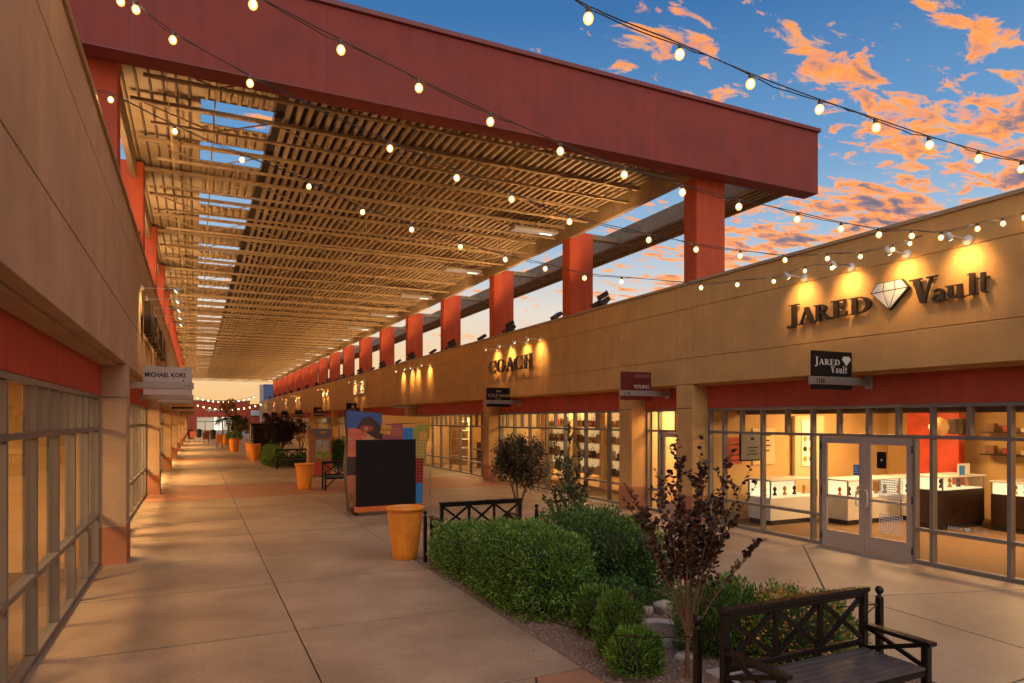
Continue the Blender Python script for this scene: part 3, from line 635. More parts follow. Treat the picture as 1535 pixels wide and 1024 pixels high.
# ------------------------------------------------------------------ canopy
P0, PITCH, NB = 12.6, 6.04, 16
YE = P0+PITCH*NB+.5
ZJ0, ZJ1, ZD = 8.16, 8.60, 8.66
can = thing('canopy', 'long slatted canopy roof on red pillars over the walkway with a red end beam', 'canopy', (5, 12.4, 0))
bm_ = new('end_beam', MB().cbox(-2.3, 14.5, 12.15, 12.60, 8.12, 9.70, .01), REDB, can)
for xs in (-.9, 2.05, 8.2): new('seam', MB().box(xs-.006, xs+.006, 12.147, 12.151, 8.12, 9.70), REDCAP, bm_)
new('beam_coping', MB().cbox(-2.34, 14.55, 12.10, 12.66, 9.703, 9.80, .01), REDCAP, bm_)
new('drip_edge', MB().box(-2.3, 14.5, 12.135, 12.15, 8.12, 8.135), REDCAP, bm_)
SX0, SX1 = .10, 1.50     # skylight strip
opens = []
for n in range(NB):
    b0 = P0+PITCH*n; opens += [(b0+2.15, b0+3.35), (b0+4.40, b0+5.65)]
# deck sheet with the openings left out
new('roof_deck', MB().box(-1.3, SX0, 12.61, YE, ZD+.09, ZD+.14), DECK, can); new('roof_deck', MB().box(SX1, 10.98, 12.61, YE, ZD+.09, ZD+.14), DECK_SHADE, can)
yy = 12.61
for a, b in opens+[(YE, YE)]:
    if a > yy: new('roof_deck', MB().box(SX0, SX1, yy, a, ZD+.09, ZD+.10), DECK, can)
    if b > a:
        fr = MB(); fr.box(SX0, SX1, a-.03, a, ZD+.075, ZD+.10).box(SX0, SX1, b, b+.03, ZD+.075, ZD+.10).box(SX0-.03, SX0, a-.03, b+.03, ZD+.075, ZD+.10).box(SX1, SX1+.03, a-.03, b+.03, ZD+.075, ZD+.10)
        new('skylight_curb', fr, CREAM, can)
        new('skylight_bar', MB().box(SX0+.25, SX0+.28, a, b, ZD+.12, ZD+.15), CREAM, can)
    yy = b
def rib_mesh(x, a, b, w=.095, h=.085):
    m = MB(); M = Matrix(((1, 0, 0, x), (0, 0, 1, 0), (0, 1, 0, ZD+.089-h), (0, 0, 0, 1)))
    return m.prism([(-w*.36, 0), (w*.36, 0), (w*.5, h), (-w*.5, h)][::-1], M, a, b)
x = -1.24; k = 0
while x < 10.9:
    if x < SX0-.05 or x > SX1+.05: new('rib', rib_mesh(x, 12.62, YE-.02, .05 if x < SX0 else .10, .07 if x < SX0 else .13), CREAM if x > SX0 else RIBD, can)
    x += .225 if x < SX0 else .205
yy = 12.61; stub = MB()
for a, b in opens+[(YE, YE)]:
    if a-yy > .3:
        for q in range(7):
            mb_ = rib_mesh(SX0+.1+q*.2, yy+.10, a-.10, .09, .06); bb = len(stub.v); stub.v += mb_.v; stub.f += [tuple(bb+i for i in f) for f in mb_.f]
    yy = b
new('short_rib', stub, CREAM, can, kind='stuff')
def joist_mb(x0=-1.15, x1=10.9):
    m1 = MB(); m1.box(x0, x1, -.055, -.008, ZJ1-.05, ZJ1+.02).box(x0, x1, .008, .055, ZJ1-.05, ZJ1+.02)
    m2 = MB(); m2.box(x0+.35, x1-.35, -.04, -.008, ZJ0, ZJ0+.045).box(x0+.35, x1-.35, .008, .04, ZJ0, ZJ0+.045)
    m3 = MB(); n = 10; st = (x1-x0-.7)/n
    pts = []
    for i in range(n+1): pts.append((x0+.35+st*i, 0, ZJ0+.03 if i % 2 else ZJ1-.02))
    pts[0] = (x0+.1, 0, ZJ1-.02); pts[-1] = (x1-.1, 0, ZJ1-.02)
    for p, q in zip(pts, pts[1:]): m3.beam(p, q, .024)
    for i in range(1, n, 2): m3.beam((x0+.35+st*i, 0, ZJ0), (x0+.35+st*i, 0, ZJ1), .022)
    return m1, m2, m3
m1, m2, m3 = joist_mb(); me1, me2, me3 = mesh('top_chord', m1, JOIST), mesh('bottom_chord', m2, JOIST), mesh('web', m3, JOIST)
for n in range(NB*3+1):
    yj = P0+.35+n*PITCH/3
    j = new('joist', me1, None, can); j.location = (0, yj, 0)
    b_ = new('bottom_chord', me2, None, j); w_ = new('web', me3, None, j)
for xb in (-.45, 3.7, 6.6, 9.2): new('bridging_rod', MB().beam((xb, 12.65, ZJ0+.02), (xb, YE-.1, ZJ0+.02), .022), JOIST, can)
new('edge_girder', MB().cbox(10.90, 11.04, 12.62, YE, 8.17, 8.80, .01), CREAM, can)
new('edge_girder', MB().cbox(-1.42, -1.30, 12.62, YE, 8.2, 8.80, .01), CREAM, can)
# outer eave strip
new('eave_girder', MB().cbox(12.9, 13.02, 12.62, YE, 8.22, 8.72, .01), CREAM, can)
new('eave_deck', MB().box(13.021, 14.339, 12.62, YE, 8.52, 8.58), DECK, can)
for k in range(6): new('eave_rib', MB().box(13.08+k*.2, 13.16+k*.2, 12.62, YE, 8.44, 8.519), CREAM, can)
new('eave_edge', MB().cbox(14.34, 14.42, 12.62, YE, 8.36, 8.66, .01), CREAM, can)
pil = mesh('pillar', MB().cbox(10.905, 11.79, 0, .48, 4.95, 8.40, .012), REDP); pil0 = mesh('pillar', MB().cbox(10.905, 11.79, 0, .48, 4.95, 8.75, .012), REDP)
pll = mesh('pillar', MB().cbox(-2.05, -1.15, 0, .48, 5.25, 8.62, .012), REDP)
arm = mesh('cross_arm', MB().cbox(11.2, 13.5, .12, .36, 8.26, 8.43, .008), CREAM)
for n in range(NB+1):
    yp = P0+PITCH*n
    o = new('pillar', pil0 if n == 0 else pil, None, can); o.location.y = yp
    o = new('pillar', pll, None, can); o.location.y = yp
    if n: o = new('cross_arm', arm, None, can); o.location.y = yp

# floodlights on the parapets aimed up at the deck
def floodlight(label, x, y, z, sgn, energy, parts=True, col_=WARM2, d=None):
    f = thing('floodlight', label, 'floodlight', (x, y, z), 'floodlights on the parapets' if not parts else None)
    new('bracket', MB().tube([(x, y-.12, z), (x, y-.12, z+.1), (x, y+.12, z+.1), (x, y+.12, z)], .012, 5), DARKM, f)
    d = Vector(d or (-.5*sgn, .35, .8)).normalized(); c = Vector((x, y, z+.17))
    side = d.cross(Vector((0, 1, 0))).normalized(); up = side.cross(d)
    M = Matrix((side, up, d)).transposed().to_4x4(); M.translation = c
    new('housing', MB().prism([(-.17, -.2), (.17, -.2), (.17, .2), (-.17, .2)], M, -.09, .03), DARKM, f)
    new('lens', MB().prism([(-.14, -.17), (.14, -.17), (.14, .17), (-.14, .17)], M, .031, .036), LENS, f)
    for s_ in (-1, 1): new('barn_door', MB().prism([(-.2, -.004), (.2, -.004), (.2, .004), (-.2, .004)], M @ Matrix.Translation((0, s_*.21, .04)) @ Matrix.Rotation(s_*-.4, 4, 'X'), 0, .14), DARKM, f)
    light('lamp', 'SPOT', tuple(c+d*.06), energy, col_, f, tuple(d), size=.08, spot=128, blend=.35)
LENS = mat('floodlight_lens', (.5, .45, .35), .2, emit=(1, .7, .35), estr=1.2)
for n in range(NB):
    yp = P0+PITCH*(n+1)
    floodlight(f'{ORD[n]} dark floodlight on the right parapet counted from the end beam', 10.25, yp-2.9, 5.40, 1, 600)
    floodlight(f'{ORD[n]} dark floodlight on the left parapet counted from the end beam', -1.3, yp-2.9, ZLT, -1, 330)
    if n < 8:
        b = thing('floodlight', f'small unlit floodlight beside the {ORD[n+1]} red pillar on the right parapet', 'floodlight', (10.25, yp-.4, 5.4))
        new('housing', MB().prism([(-.16, -.05), (.16, -.05), (.16, .06), (-.16, .06)], frame((10.25, yp-.3, 5.56), '-y') @ Matrix.Rotation(.6, 4, 'Z'), -.14, .14), DARKM, b)
        new('bracket', MB().tube([(10.25, yp-.3, 5.40), (10.25, yp-.3, 5.55)], .014, 5), DARKM, b)
# white box lights hung on the joists
for n in range(NB-1):
    yl = P0+PITCH*(n+.9)+.1
    cl = thing('ceiling_light', f'{ORD[n]} long white box light under the canopy counted from the end beam', 'ceiling light', (9.3, yl, 8.1), 'box lights under the canopy')
    new('light_housing', MB().cbox(8.6, 10.1, yl-.2, yl+.2, 8.04, 8.13, .01), BRKT, cl)
    new('diffuser', MB().box(8.64, 10.06, yl-.17, yl+.17, 8.030, 8.039), mat('box_light_diffuser', (.30, .30, .32), .4, emit=(1, .93, .9), estr=.05), cl)
    new('glowing_tube', MB().tube([(9.55, yl, 8.024), (9.95, yl, 8.024)], .02, 6), mat('tube_glow', (1, 1, 1), .4, emit=(1, .95, .85), estr=1.1), cl)
    for xx in (8.8, 9.9): new('hanger', MB().tube([(xx, yl, 8.13), (xx, yl, 8.62)], .008, 4), DARKM, cl)

# ------------------------------------------------------------------ wall signs
js = thing('wall_sign', 'dark serif jewellery shop name with a white diamond on the tan wall', 'wall sign', (XR, 7.3, 4.2))
for ch, yy, s, z, wx in (('J', 8.98, .31, 4.11, 1.40), ('A', 8.77, .30, 4.03, 1.45), ('R', 8.42, .28, 4.05, 1.42), ('E', 8.06, .29, 4.06, 1.48), ('D', 7.71, .28, 4.06, 1.58),
                         ('V', 6.66, .38, 4.07, 1.25), ('a', 6.32, .29, 4.05, 1.2), ('u', 6.11, .30, 4.06, 1.25), ('l', 5.82, .29, 4.07, 1.35), ('t', 5.67, .34, 4.07, 1.0)):
    new('letter', glyph_mesh(ch, s, frame((XR-.03, yy, z), '-x'), .05, BRONZE, wx), BRONZE, js)
M_ = frame((XR-.03, 6.98, 4.05), '-x')
DP = [(0, 0), (.31, .30), (.20, .44), (-.20, .44), (-.31, .30)]
dia = new('diamond', MB().prism([(x*1.04, y*1.04-.012) for x, y in DP], M_, -.01, .05), BRONZE, js)
facets = [[(0, 0), (.105, .30), (-.105, .30)], [(0, 0), (.31, .30), (.105, .30)], [(0, 0), (-.105, .30), (-.31, .30)], [(-.105, .30), (.105, .30), (.085, .44), (-.085, .44)], [(.105, .30), (.31, .30), (.2, .44), (.085, .44)], [(-.31, .30), (-.105, .30), (-.085, .44), (-.2, .44)]]
for fct in facets:
    cx = sum(p[0] for p in fct)/len(fct); cy_ = sum(p[1] for p in fct)/len(fct)
    new('facet', MB().prism([(cx+(x-cx)*.9, cy_+(y-cy_)*.9) for x, y in fct], M_, .051, .056), WHITE, dia)
cs = thing('wall_sign', 'bronze serif handbag shop name lit from above on the tan wall', 'wall sign', (XR, 21, 4.2))
yy = 22.78
for ch in 'COACH':
    new('letter', glyph_mesh(ch, .47, frame((XR-.10, yy, 4.0), '-x'), .06, BRONZE, 1.56), BRONZE, cs)
    new('standoff', MB().tube([(XR-.10, yy-.3, 4.25), (XR+.01, yy-.3, 4.25)], .012, 5), BRKT, cs)
    yy -= (G[ch][0]+.09)*.47*1.56
# small far wall signs
SIGNW = mat('pale_sign_face', (.7, .66, .58), .5)
for i, (y0, y1, z0, z1, n) in enumerate(((43.0, 46.6, 4.05, 4.85, 5), (56.0, 59.6, 4.1, 4.8, 5), (72, 77, 4.1, 4.75, 6), (84, 86, 3.9, 4.7, 2), (98, 100, 3.9, 4.7, 2))):
    s_ = thing('wall_sign', f'{("bright framed", "pale three-part", "pale block letter", "narrow upright", "farthest narrow")[i]} shop sign high on the right wall', 'wall sign', (XR, (y0+y1)/2, z0))
    if i == 0:
        for a, b, c, d in ((y0, y1, z0, z0+.12), (y0, y1, z1-.08, z1), (y0, y0+.12, z0+.12, z1-.08), (y1-.12, y1, z0+.12, z1-.08)): new('sign_edge', MB().box(XR-.1, XR-.03, a, b, c, d), SIGNW, s_)
    for k in range(n):
        a = y0+.3+(y1-y0-.6)*k/n; new('letter', MB().cbox(XR-.09, XR-.005, a, a+(y1-y0-.6)/n*.62, z0+.18, z1-.15-(k % 2)*.12, .01), SIGNW, s_)
# left wall channel letters, seen edge-on
ls = thing('wall_sign', 'tall bronze channel letters seen edge-on high on the left wall', 'wall sign', (XL, 18, 4.3))
for i, ch in enumerate('MICHAEL KORS'):
    if ch == ' ': continue
    sans(ch, .95, (XL+.06, 15.3+i*.62, 4.05), '+x', .13, BRONZE, ls, name='letter', bold=.01)
    new('standoff', MB().tube([(XL-.01, 15.5+i*.62, 4.4), (XL+.07, 15.5+i*.62, 4.4)], .015, 5), BRKT, ls)
ls2 = thing('wall_sign', 'second row of pale letters farther along the left wall', 'wall sign', (XL, 29, 4.3))
for i in range(6): new('letter', MB().cbox(XL+.05, XL+.16, 27.5+i*.8, 28.0+i*.8, 4.1, 4.8-(i % 2)*.1, .01), SIGNW, ls2)

# gooseneck sign lamps
def sign_lamp(label, y, z=4.87, side=1, length=.5, energy=9, beads=False, group=None):
    x0 = XR if side > 0 else XL; s = -side
    o = thing('sign_lamp', label, 'sign lamp', (x0, y, z), group)
    new('wall_plate', MB().lathe([(.075, 0), (.075, .02), (.05, .045), (.02, .05)], (x0, y, z), 18, (s, 0, 0)), WHITEM, o, smooth=True)
    xe = x0+s*length; ye = y
    new('arm', MB().tube([(x0+s*.03, y, z), (x0+s*length*.5, y, z+.02), (xe, ye, z+.03)], .009, 6), WHITEM, o)
    h = new('lamp_head', MB().lathe([(.02, 0), (.035, .02), (.045, .09), (.05, .11)], (xe, ye, z+.05), 14, (-s*.75, 0, -.66)), WHITEM, o, smooth=True)
    new('lamp_lens', MB().lathe([(.04, 0), (.038, .004)], (xe-s*.085, ye, z-.027), 12, (-s*.75, 0, -.66)), LENS2, h)
    light('lamp', 'SPOT', (xe-s*.115, ye, z-.055), energy*1.55, (1, .56, .20), o, (-s*.80, 0, -.66), size=.10, spot=96, blend=1)
    return o
LENS2 = mat('sign_lamp_lens', (1, .8, .5), .3, emit=(1, .75, .4), estr=8)
for i, yy in enumerate((8.66, 7.71, 6.74, 5.83)):
    sign_lamp(('white sign lamp on a thin arm left of the dark serif J', 'white sign lamp on a thin arm over the letters before the diamond', 'white sign lamp on a thin arm right above the diamond', 'white sign lamp on a thin arm over the last letters of the name')[i], yy, energy=30)
for i, yy in enumerate((22.3, 21.1, 19.9, 18.9)): sign_lamp(f'{ORD[i]} small sign lamp from the far end over the name by the hanging black sign', yy, length=.55, energy=42)
for i, yy in enumerate((34.5, 32.9, 31.9, 30.1)): sign_lamp(f'{ORD[i]} small sign lamp from the far end over the blank lit wall stretch', yy, length=.5, energy=45)
for i, yy in enumerate((46, 44, 58.8, 57, 76, 74, 85, 99)): sign_lamp(f'{ORD[i]} far sign lamp on the right wall beyond the blank lit stretch', yy, length=.6, energy=60)
for i in range(5): sign_lamp(f'{ORD[i]} long-armed sign lamp from the near end above the left wall letters', 15.4+i*1.35, 4.97, -1, .72, 40)

# ------------------------------------------------------------------ hanging blade signs
def blade(label, y, xw, s, z0, z1, face, w0, w1, zb, number=None, parts=()):
    """y plane of the sign, xw wall x, panel x from w0 to w1, bar height zb"""
    o = thing('blade_sign', label, 'hanging sign', (xw, y, z0))
    p = new('sign_panel', MB().cbox(min(w0, w1), max(w0, w1), y-.025, y+.025, z0, z1, .004), face, o)
    far = w0 if abs(w0-xw) > abs(w1-xw) else w1
    x0, x1 = sorted((far+(-.03 if far < xw else .03), xw))
    new('bracket_bar', MB().cbox(x0, x1, y-.045, y+.045, zb, zb+.13, .006), BRKT, o)
    new('wall_plate', MB().cbox(min(xw, xw-.03*s), max(xw, xw-.03*s), y-.07, y+.07, zb-.05, zb+.18, .004), BRKT, o)
    return o
b1 = blade('black hanging sign with a white diamond under the jewellery name', 7.7, 10.43, 1, 2.80, 3.43, BLACK, 9.04, 9.96, 2.88)
serif('J', .115, (9.09, 7.674, 3.215), '-y', .002, SIGNW, b1, 1.25, joined='lettering'); serif('ARED', .092, (9.175, 7.674, 3.205), '-y', .002, SIGNW, b1, 1.50, joined='lettering')
serif('Vault', .115, (9.45, 7.674, 3.075), '-y', .002, SIGNW, b1, 1.0, joined='lettering')
new('diamond', MB().prism([(0, 0), (.11, .115), (.065, .16), (-.065, .16), (-.11, .115)], frame((9.825, 7.674, 3.195), '-y'), 0, .002), SIGNW, b1)
sans('1156', .10, (9.09, 7.654, 2.905), '-y', .002, BLACK, b1, bold=.002)
b2 = blade('dark red hanging sign reading YOUNG beside the narrow shop', 13.1, 10.43, 1, 2.77, 3.44, mat('dark_red_panel', (.12, .008, .004), .5), 9.06, 9.91, 2.87)
sans('YOUNG', .125, (9.86, 13.074, 3.05), '-y', .002, SIGNW, b2, align='RIGHT'); sans('DESIGNER', .105, (9.86, 13.074, 3.31), '-y', .002, mat('dull_pink_print', (.33, .2, .18), .5), b2, align='RIGHT', sx=.9)
sans('1118', .09, (9.11, 13.054, 2.895), '-y', .002, BLACK, b2, bold=.002)
b3 = blade('black hanging sign with gold shoe shop name below the lit serif name', 21.28, 10.43, 1, 2.76, 3.42, BLACK, 9.12, 10.03, 2.86)
GOLD = mat('gold_print', (.55, .36, .18), .5)
sans('COLE HAAN', .155, (9.58, 21.254, 3.10), '-y', .002, GOLD, b3, align='CENTER', sx=.95, bold=.002); sans('AAA', .10, (9.57, 21.254, 3.27), '-y', .002, GOLD, b3, align='CENTER', bold=.002); sans('OUTLET', .06, (9.57, 21.254, 3.02), '-y', .002, GOLD, b3, align='CENTER')
sans('1110', .09, (9.17, 21.234, 2.885), '-y', .002, BLACK, b3, bold=.002)
b4 = blade('black hanging sign with a round emblem above the kiosk corner', 46.0, 10.43, 1, 2.72, 3.45, BLACK, 9.3, 10.15, 2.8); new('emblem', MB().lathe([(.11, 0), (.11, .004)], (9.75, 45.974, 3.2), 16, (0, -1, 0)), GOLD, b4); new('text_line', MB().box(9.45, 10.0, 45.970, 45.975, 3.0, 3.05), GOLD, b4)
b5 = blade('black hanging sign with a gold mark near the poster stand', 60.0, 10.43, 1, 2.65, 3.4, BLACK, 9.3, 10.2, 2.75); new('emblem', MB().prism([(-.25, 0), (.25, 0), (.1, .2), (-.05, .12)], frame((9.75, 59.97, 3.05), '-y'), 0, .004), GOLD, b5)
b6 = thing('sign_bracket', 'empty grey sign bracket on the column past the handbag shop', 'sign bracket', (10, 33.4, 2.9)); new('bracket_bar', MB().cbox(9.1, 10.43, 33.3, 33.4, 2.9, 3.03, .006), BRKT, b6); new('wall_plate', MB().cbox(10.42, 10.449, 33.25, 33.45, 2.85, 3.08, .004), BRKT, b6)
for i, yy in enumerate((72, 84, 96, 108)):
    blade(f'{ORD[i]} small dark hanging sign far along the right wall', yy, 10.43, 1, 2.65, 3.35, BLACK if i % 2 else DARKWOOD, 9.3, 10.15, 2.75)
PALE = mat('pale_sign_panel', (.47, .43, .40), .5)
b7 = blade('pale grey hanging sign with black shop name on the left wall', 15.0, XLG+.02, -1, 2.80, 3.36, PALE, -.93, -.06, 2.92)
sans('MICHAEL KORS', .122, (-.905, 14.974, 3.155), '-y', .002, BLACK, b7, sx=.86, bold=.003); new('bolt', MB().lathe([(.012, 0), (.012, .005)], (-.18, 14.974, 3.30), 8, (0, -1, 0)), BLACK, b7); new('bolt', MB().lathe([(.016, 0), (.016, .005)], (-.22, 14.974, 3.09), 8, (0, -1, 0)), BLACK, b7)
sans('1137', .06, (-.15, 14.954, 2.955), '-y', .002, BLACK, b7, align='CENTER')
for i, yy in enumerate((20.5, 27, 32, 38, 43.5, 49, 55, 61, 67, 74)):
    blade(f'{ORD[i]} plain hanging sign behind the pale named sign on the left wall', yy, XLG+.02, -1, 2.78, 3.15+.05*(i % 3), (PALE, TAN, BLACK)[i % 3], -.93, -.08, 2.86)

# ------------------------------------------------------------------ string lights
def uvs(r, c, n=10, m=7, sy=1.0): return MB().lathe([(max(.0015, r*math.sin(math.pi*i/m)), -r*math.cos(math.pi*i/m)*sy) for i in range(m+1)], c, n)
glm = mesh('globe', uvs(.032, (0, 0, -.062), 14, 9, 1.15), GLOBE, True); flm = mesh('glowing_core', uvs(.0185, (0, 0, -.060), 10, 6, 1.2), FIL, True)
scm = mesh('socket', MB().lathe([(.010, -.034), (.016, -.03), (.017, .0), (.011, .012)], (0, 0, 0), 8), SOCKET)
def smooth_pts(pts, sub=6):
    P_ = [Vector(p) for p in pts]; out = []
    for i in range(len(P_)-1):
        p0 = P_[max(i-1, 0)]; p1, p2 = P_[i], P_[i+1]; p3 = P_[min(i+2, len(P_)-1)]
        for k in range(sub):
            u = k/sub; out.append(.5*((2*p1)+(-p0+p2)*u+(2*p0-5*p1+4*p2-p3)*u*u+(-p0+3*p1-3*p2+p3)*u**3))
    out.append(P_[-1]); return out
def string(label, bulbs, pre, post, scale=1.0):
    """bulbs = bulb centres; the cable hangs 6 cm above them"""
    o = thing('string_light', label, 'string light', pre[0] if pre else bulbs[0])
    pts = list(pre)+[(a, b, c+.055) for a, b, c in bulbs]+list(post); sp = smooth_pts(pts)
    m = MB(); m.tube([p+Vector((0, 0, .007)) for p in sp], .0045*scale, 5); new('cable', m, CABLE, o)
    m = MB(); m.tube([p+Vector((.0, .010*math.sin(i*.55), -.004+.010*math.cos(i*.55)+(-.012 if i % 7 == 3 else 0))) for i, p in enumerate(sp)], .004*scale, 5); new('cable', m, CABLE, o)
    for a, b, c in bulbs:
        bo = new('bulb', glm, None, o); bo.location = (a, b, c+.05); bo.scale = (scale,)*3
        bo.rotation_euler = (R.uniform(-.12, .12), R.uniform(-.12, .12), R.uniform(0, 3))
        new('socket', scm, None, bo); new('glowing_core', flm, None, bo)
    return o
string('uppermost string of bulbs crossing the open sky at the right', [(.35, 3.5, 5.22), (.92, 3.5, 5.08), (1.55, 3.5, 4.92), (2.18, 3.5, 4.78), (2.89, 3.5, 4.72), (3.51, 3.5, 4.66), (4.2, 3.5, 4.62), (4.81, 3.5, 4.6), (5.47, 3.5, 4.58), (6.15, 3.5, 4.58), (6.8, 3.5, 4.6), (7.45, 3.5, 4.66), (8.1, 3.5, 4.75), (8.75, 3.5, 4.87), (9.4, 3.5, 5.02)], [(-.98, 3.5, 5.8)], [(9.98, 3.5, 5.25)])
string('string of bulbs crossing the face of the red end beam', [(0.37, 5.0, 5.22), (0.97, 5.0, 5.05), (1.57, 5.0, 4.89), (2.18, 5.0, 4.75), (2.83, 5.0, 4.62), (3.49, 5.0, 4.52), (4.15, 5.0, 4.46), (4.85, 5.0, 4.42), (5.67, 5.0, 4.4), (6.32, 5.0, 4.38), (6.93, 5.0, 4.39), (7.49, 5.0, 4.44), (8.05, 5.0, 4.49), (8.76, 5.0, 4.68), (9.29, 5.0, 4.81), (9.77, 5.0, 4.95)], [(-.98, 5, 5.82), (-.3, 5, 5.48)], [(9.98, 5, 5.05)])
string('string of bulbs starting at the upper left wall and ending at the sign lamps', [(-0.56, 6.31, 5.74), (-0.45, 6.31, 5.7), (-0.17, 6.32, 5.52), (0.44, 6.33, 5.29), (1.71, 6.35, 4.94), (2.4, 6.36, 4.77), (3.02, 6.37, 4.64), (3.73, 6.39, 4.5), (4.83, 6.41, 4.43), (5.54, 6.42, 4.4), (6.27, 6.43, 4.4), (7.06, 6.45, 4.43), (7.89, 6.46, 4.54), (8.58, 6.47, 4.64), (9.3, 6.49, 4.83), (9.7, 6.49, 4.96)], [(-.98, 6.3, 5.85)], [(9.98, 6.5, 5.1)])
string('lowest string of bulbs passing under the canopy edge', [(-0.86, 8.78, 6.06-.12), (-0.22, 8.72, 5.68), (0.5, 8.64, 5.44), (1.27, 8.55, 5.2), (1.92, 8.48, 4.95), (2.54, 8.41, 4.79), (3.19, 8.34, 4.62), (3.82, 8.27, 4.5), (4.41, 8.21, 4.42), (5.01, 8.14, 4.33), (5.6, 8.08, 4.32), (6.94, 7.93, 4.32), (7.61, 7.86, 4.41), (8.3, 7.79, 4.51), (8.91, 7.72, 4.72), (9.5, 7.7, 4.82)], [(-1.0, 8.8, 6.0)], [(9.98, 7.7, 4.9)])
for i, (yy, z0, z1) in enumerate(((112, 5.0, 3.9), (126, 6.6, 5.4))):
    bl = []
    for k in range(13):
        u = (k+.5)/13; bl.append((-.9+10.6*u, yy, z0+(z1-z0)*4*u*(1-u)*.9))
    string(('far string of bulbs before the red end building', 'farthest string of bulbs before the red end building')[i], bl, [(-1, yy, z0+.1)], [(9.9, yy, z0+.1)], 3.2)

# ------------------------------------------------------------------ planting bed
bed = tag(new('planting_bed', MB().box(3.255, 5.85, 3.4, 10.75, -.14, -.006), BEDM), 'bark and grit planting bed', kind='structure')
def scatter(name, m, n, x0, x1, y0, y1, z, s0, s1, label, avoid=None, flat=.6):
    V = np.array([(1, 0, 0), (-1, 0, 0), (0, 1, 0), (0, -1, 0), (0, 0, 1), (0, 0, -1)], float); F = [(0, 2, 4), (2, 1, 4), (1, 3, 4), (3, 0, 4), (2, 0, 5), (1, 2, 5), (3, 1, 5), (0, 3, 5)]
    p = np.stack([NR.uniform(x0, x1, n), NR.uniform(y0, y1, n), np.full(n, z)], 1); s = NR.uniform(s0, s1, n)[:, None]*NR.uniform(.6, 1.3, (n, 3)); s[:, 2] *= flat
    a = NR.uniform(0, 6.28, n); c, s_ = np.cos(a), np.sin(a)
    L = V[None]*s[:, None, :]; X = L[..., 0]*c[:, None]-L[..., 1]*s_[:, None]; Y = L[..., 0]*s_[:, None]+L[..., 1]*c[:, None]
    W = np.stack([X+p[:, None, 0], Y+p[:, None, 1], L[..., 2]+p[:, None, 2]], 2).reshape(-1, 3)
    f = (np.array(F)[None]+(np.arange(n)*6)[:, None, None]).reshape(-1, 3)
    return tag(fastmesh(name, W, f, m), label, kind='stuff')
def fastmesh(name, verts, faces, m, parent=None, kind=None):
    verts = np.asarray(verts, np.float32); faces = np.asarray(faces, np.int32); k = faces.shape[1]
    me = bpy.data.meshes.new(name); me.vertices.add(len(verts)); me.vertices.foreach_set('co', verts.ravel())
    me.loops.add(faces.size); me.loops.foreach_set('vertex_index', faces.ravel()); me.polygons.add(len(faces))
    me.polygons.foreach_set('loop_start', np.arange(0, faces.size, k, dtype=np.int32)); me.update(calc_edges=True); me.materials.append(m)
    return new(name, me, m, parent, kind=kind)
scatter('gravel', GRAV, 15000, 3.28, 5.83, 3.45, 10.7, -.004, .006, .019, 'small reddish brown stones covering the planting bed')
def leafcloud(name, pts, nrm, ln, m, parent, wid=.45, jitter=.7, kind='stuff', oval=False):
    """folded leaf at each point, pointing roughly along nrm"""
    n = len(pts); d = nrm+NR.normal(0, jitter, (n, 3)); d /= np.linalg.norm(d, axis=1)[:, None]+1e-9
    r = NR.normal(0, 1, (n, 3)); sd = np.cross(d, r); sd /= np.linalg.norm(sd, axis=1)[:, None]+1e-9; up = np.cross(sd, d)
    L = (ln*NR.uniform(.6, 1.3, n))[:, None]; w = L*wid
    if oval:
        V = np.stack([pts, pts+d*L*.28+sd*w*.8+up*L*.08, pts+d*L*.72+sd*w*.75+up*L*.08, pts+d*L, pts+d*L*.72-sd*w*.75+up*L*.08, pts+d*L*.28-sd*w*.8+up*L*.08], 1).reshape(-1, 3); i = np.arange(n)*6
        return fastmesh(name, V, np.concatenate([np.stack([i, i+k, i+k+1], 1) for k in (1, 2, 3, 4)], 0), m, parent, kind)
    base = pts; tip = pts+d*L; l = pts+d*L*.45+sd*w*.5+up*L*.12; rr = pts+d*L*.45-sd*w*.5+up*L*.12
    V = np.stack([base, l, tip, rr], 1).reshape(-1, 3); i = np.arange(n)*4
    F = np.concatenate([np.stack([i, i+1, i+2], 1), np.stack([i, i+2, i+3], 1)], 0)
    return fastmesh(name, V, F, m, parent, kind)
def blobpts(n, c, r, p=3.0, lump=.1, shell=.28, freq=3.0, seed=0):
    """points in the outer layer of a lumpy super-ellipsoid"""
    rs = np.random.RandomState(seed); d = rs.normal(0, 1, (n, 3)); d /= np.linalg.norm(d, axis=1)[:, None]
    k = (np.abs(d)**p).sum(1)**(-1/p); ph = rs.uniform(0, 6, 9)
    r_ = np.asarray(r, float); q = d*k[:, None]*r_
    lum = 1+lump*(np.sin(q[:, 0]*freq*2.1+ph[0])*np.sin(q[:, 1]*freq*2.4+ph[1])+.6*np.sin(q[:, 1]*freq*4.7+ph[2])*np.sin(q[:, 2]*freq*5.1+ph[3])+.4*np.sin(q[:, 0]*freq*9+ph[4])*np.sin(q[:, 1]*freq*8.3+ph[5]))
    u = 1-shell*rs.uniform(0, 1, n)**1.6
    P_ = q*lum[:, None]*u[:, None]+np.asarray(c); nr = q/r_**2; nr /= np.linalg.norm(nr, axis=1)[:, None]
    keep = P_[:, 2] > -.02
    return P_[keep], nr[keep]
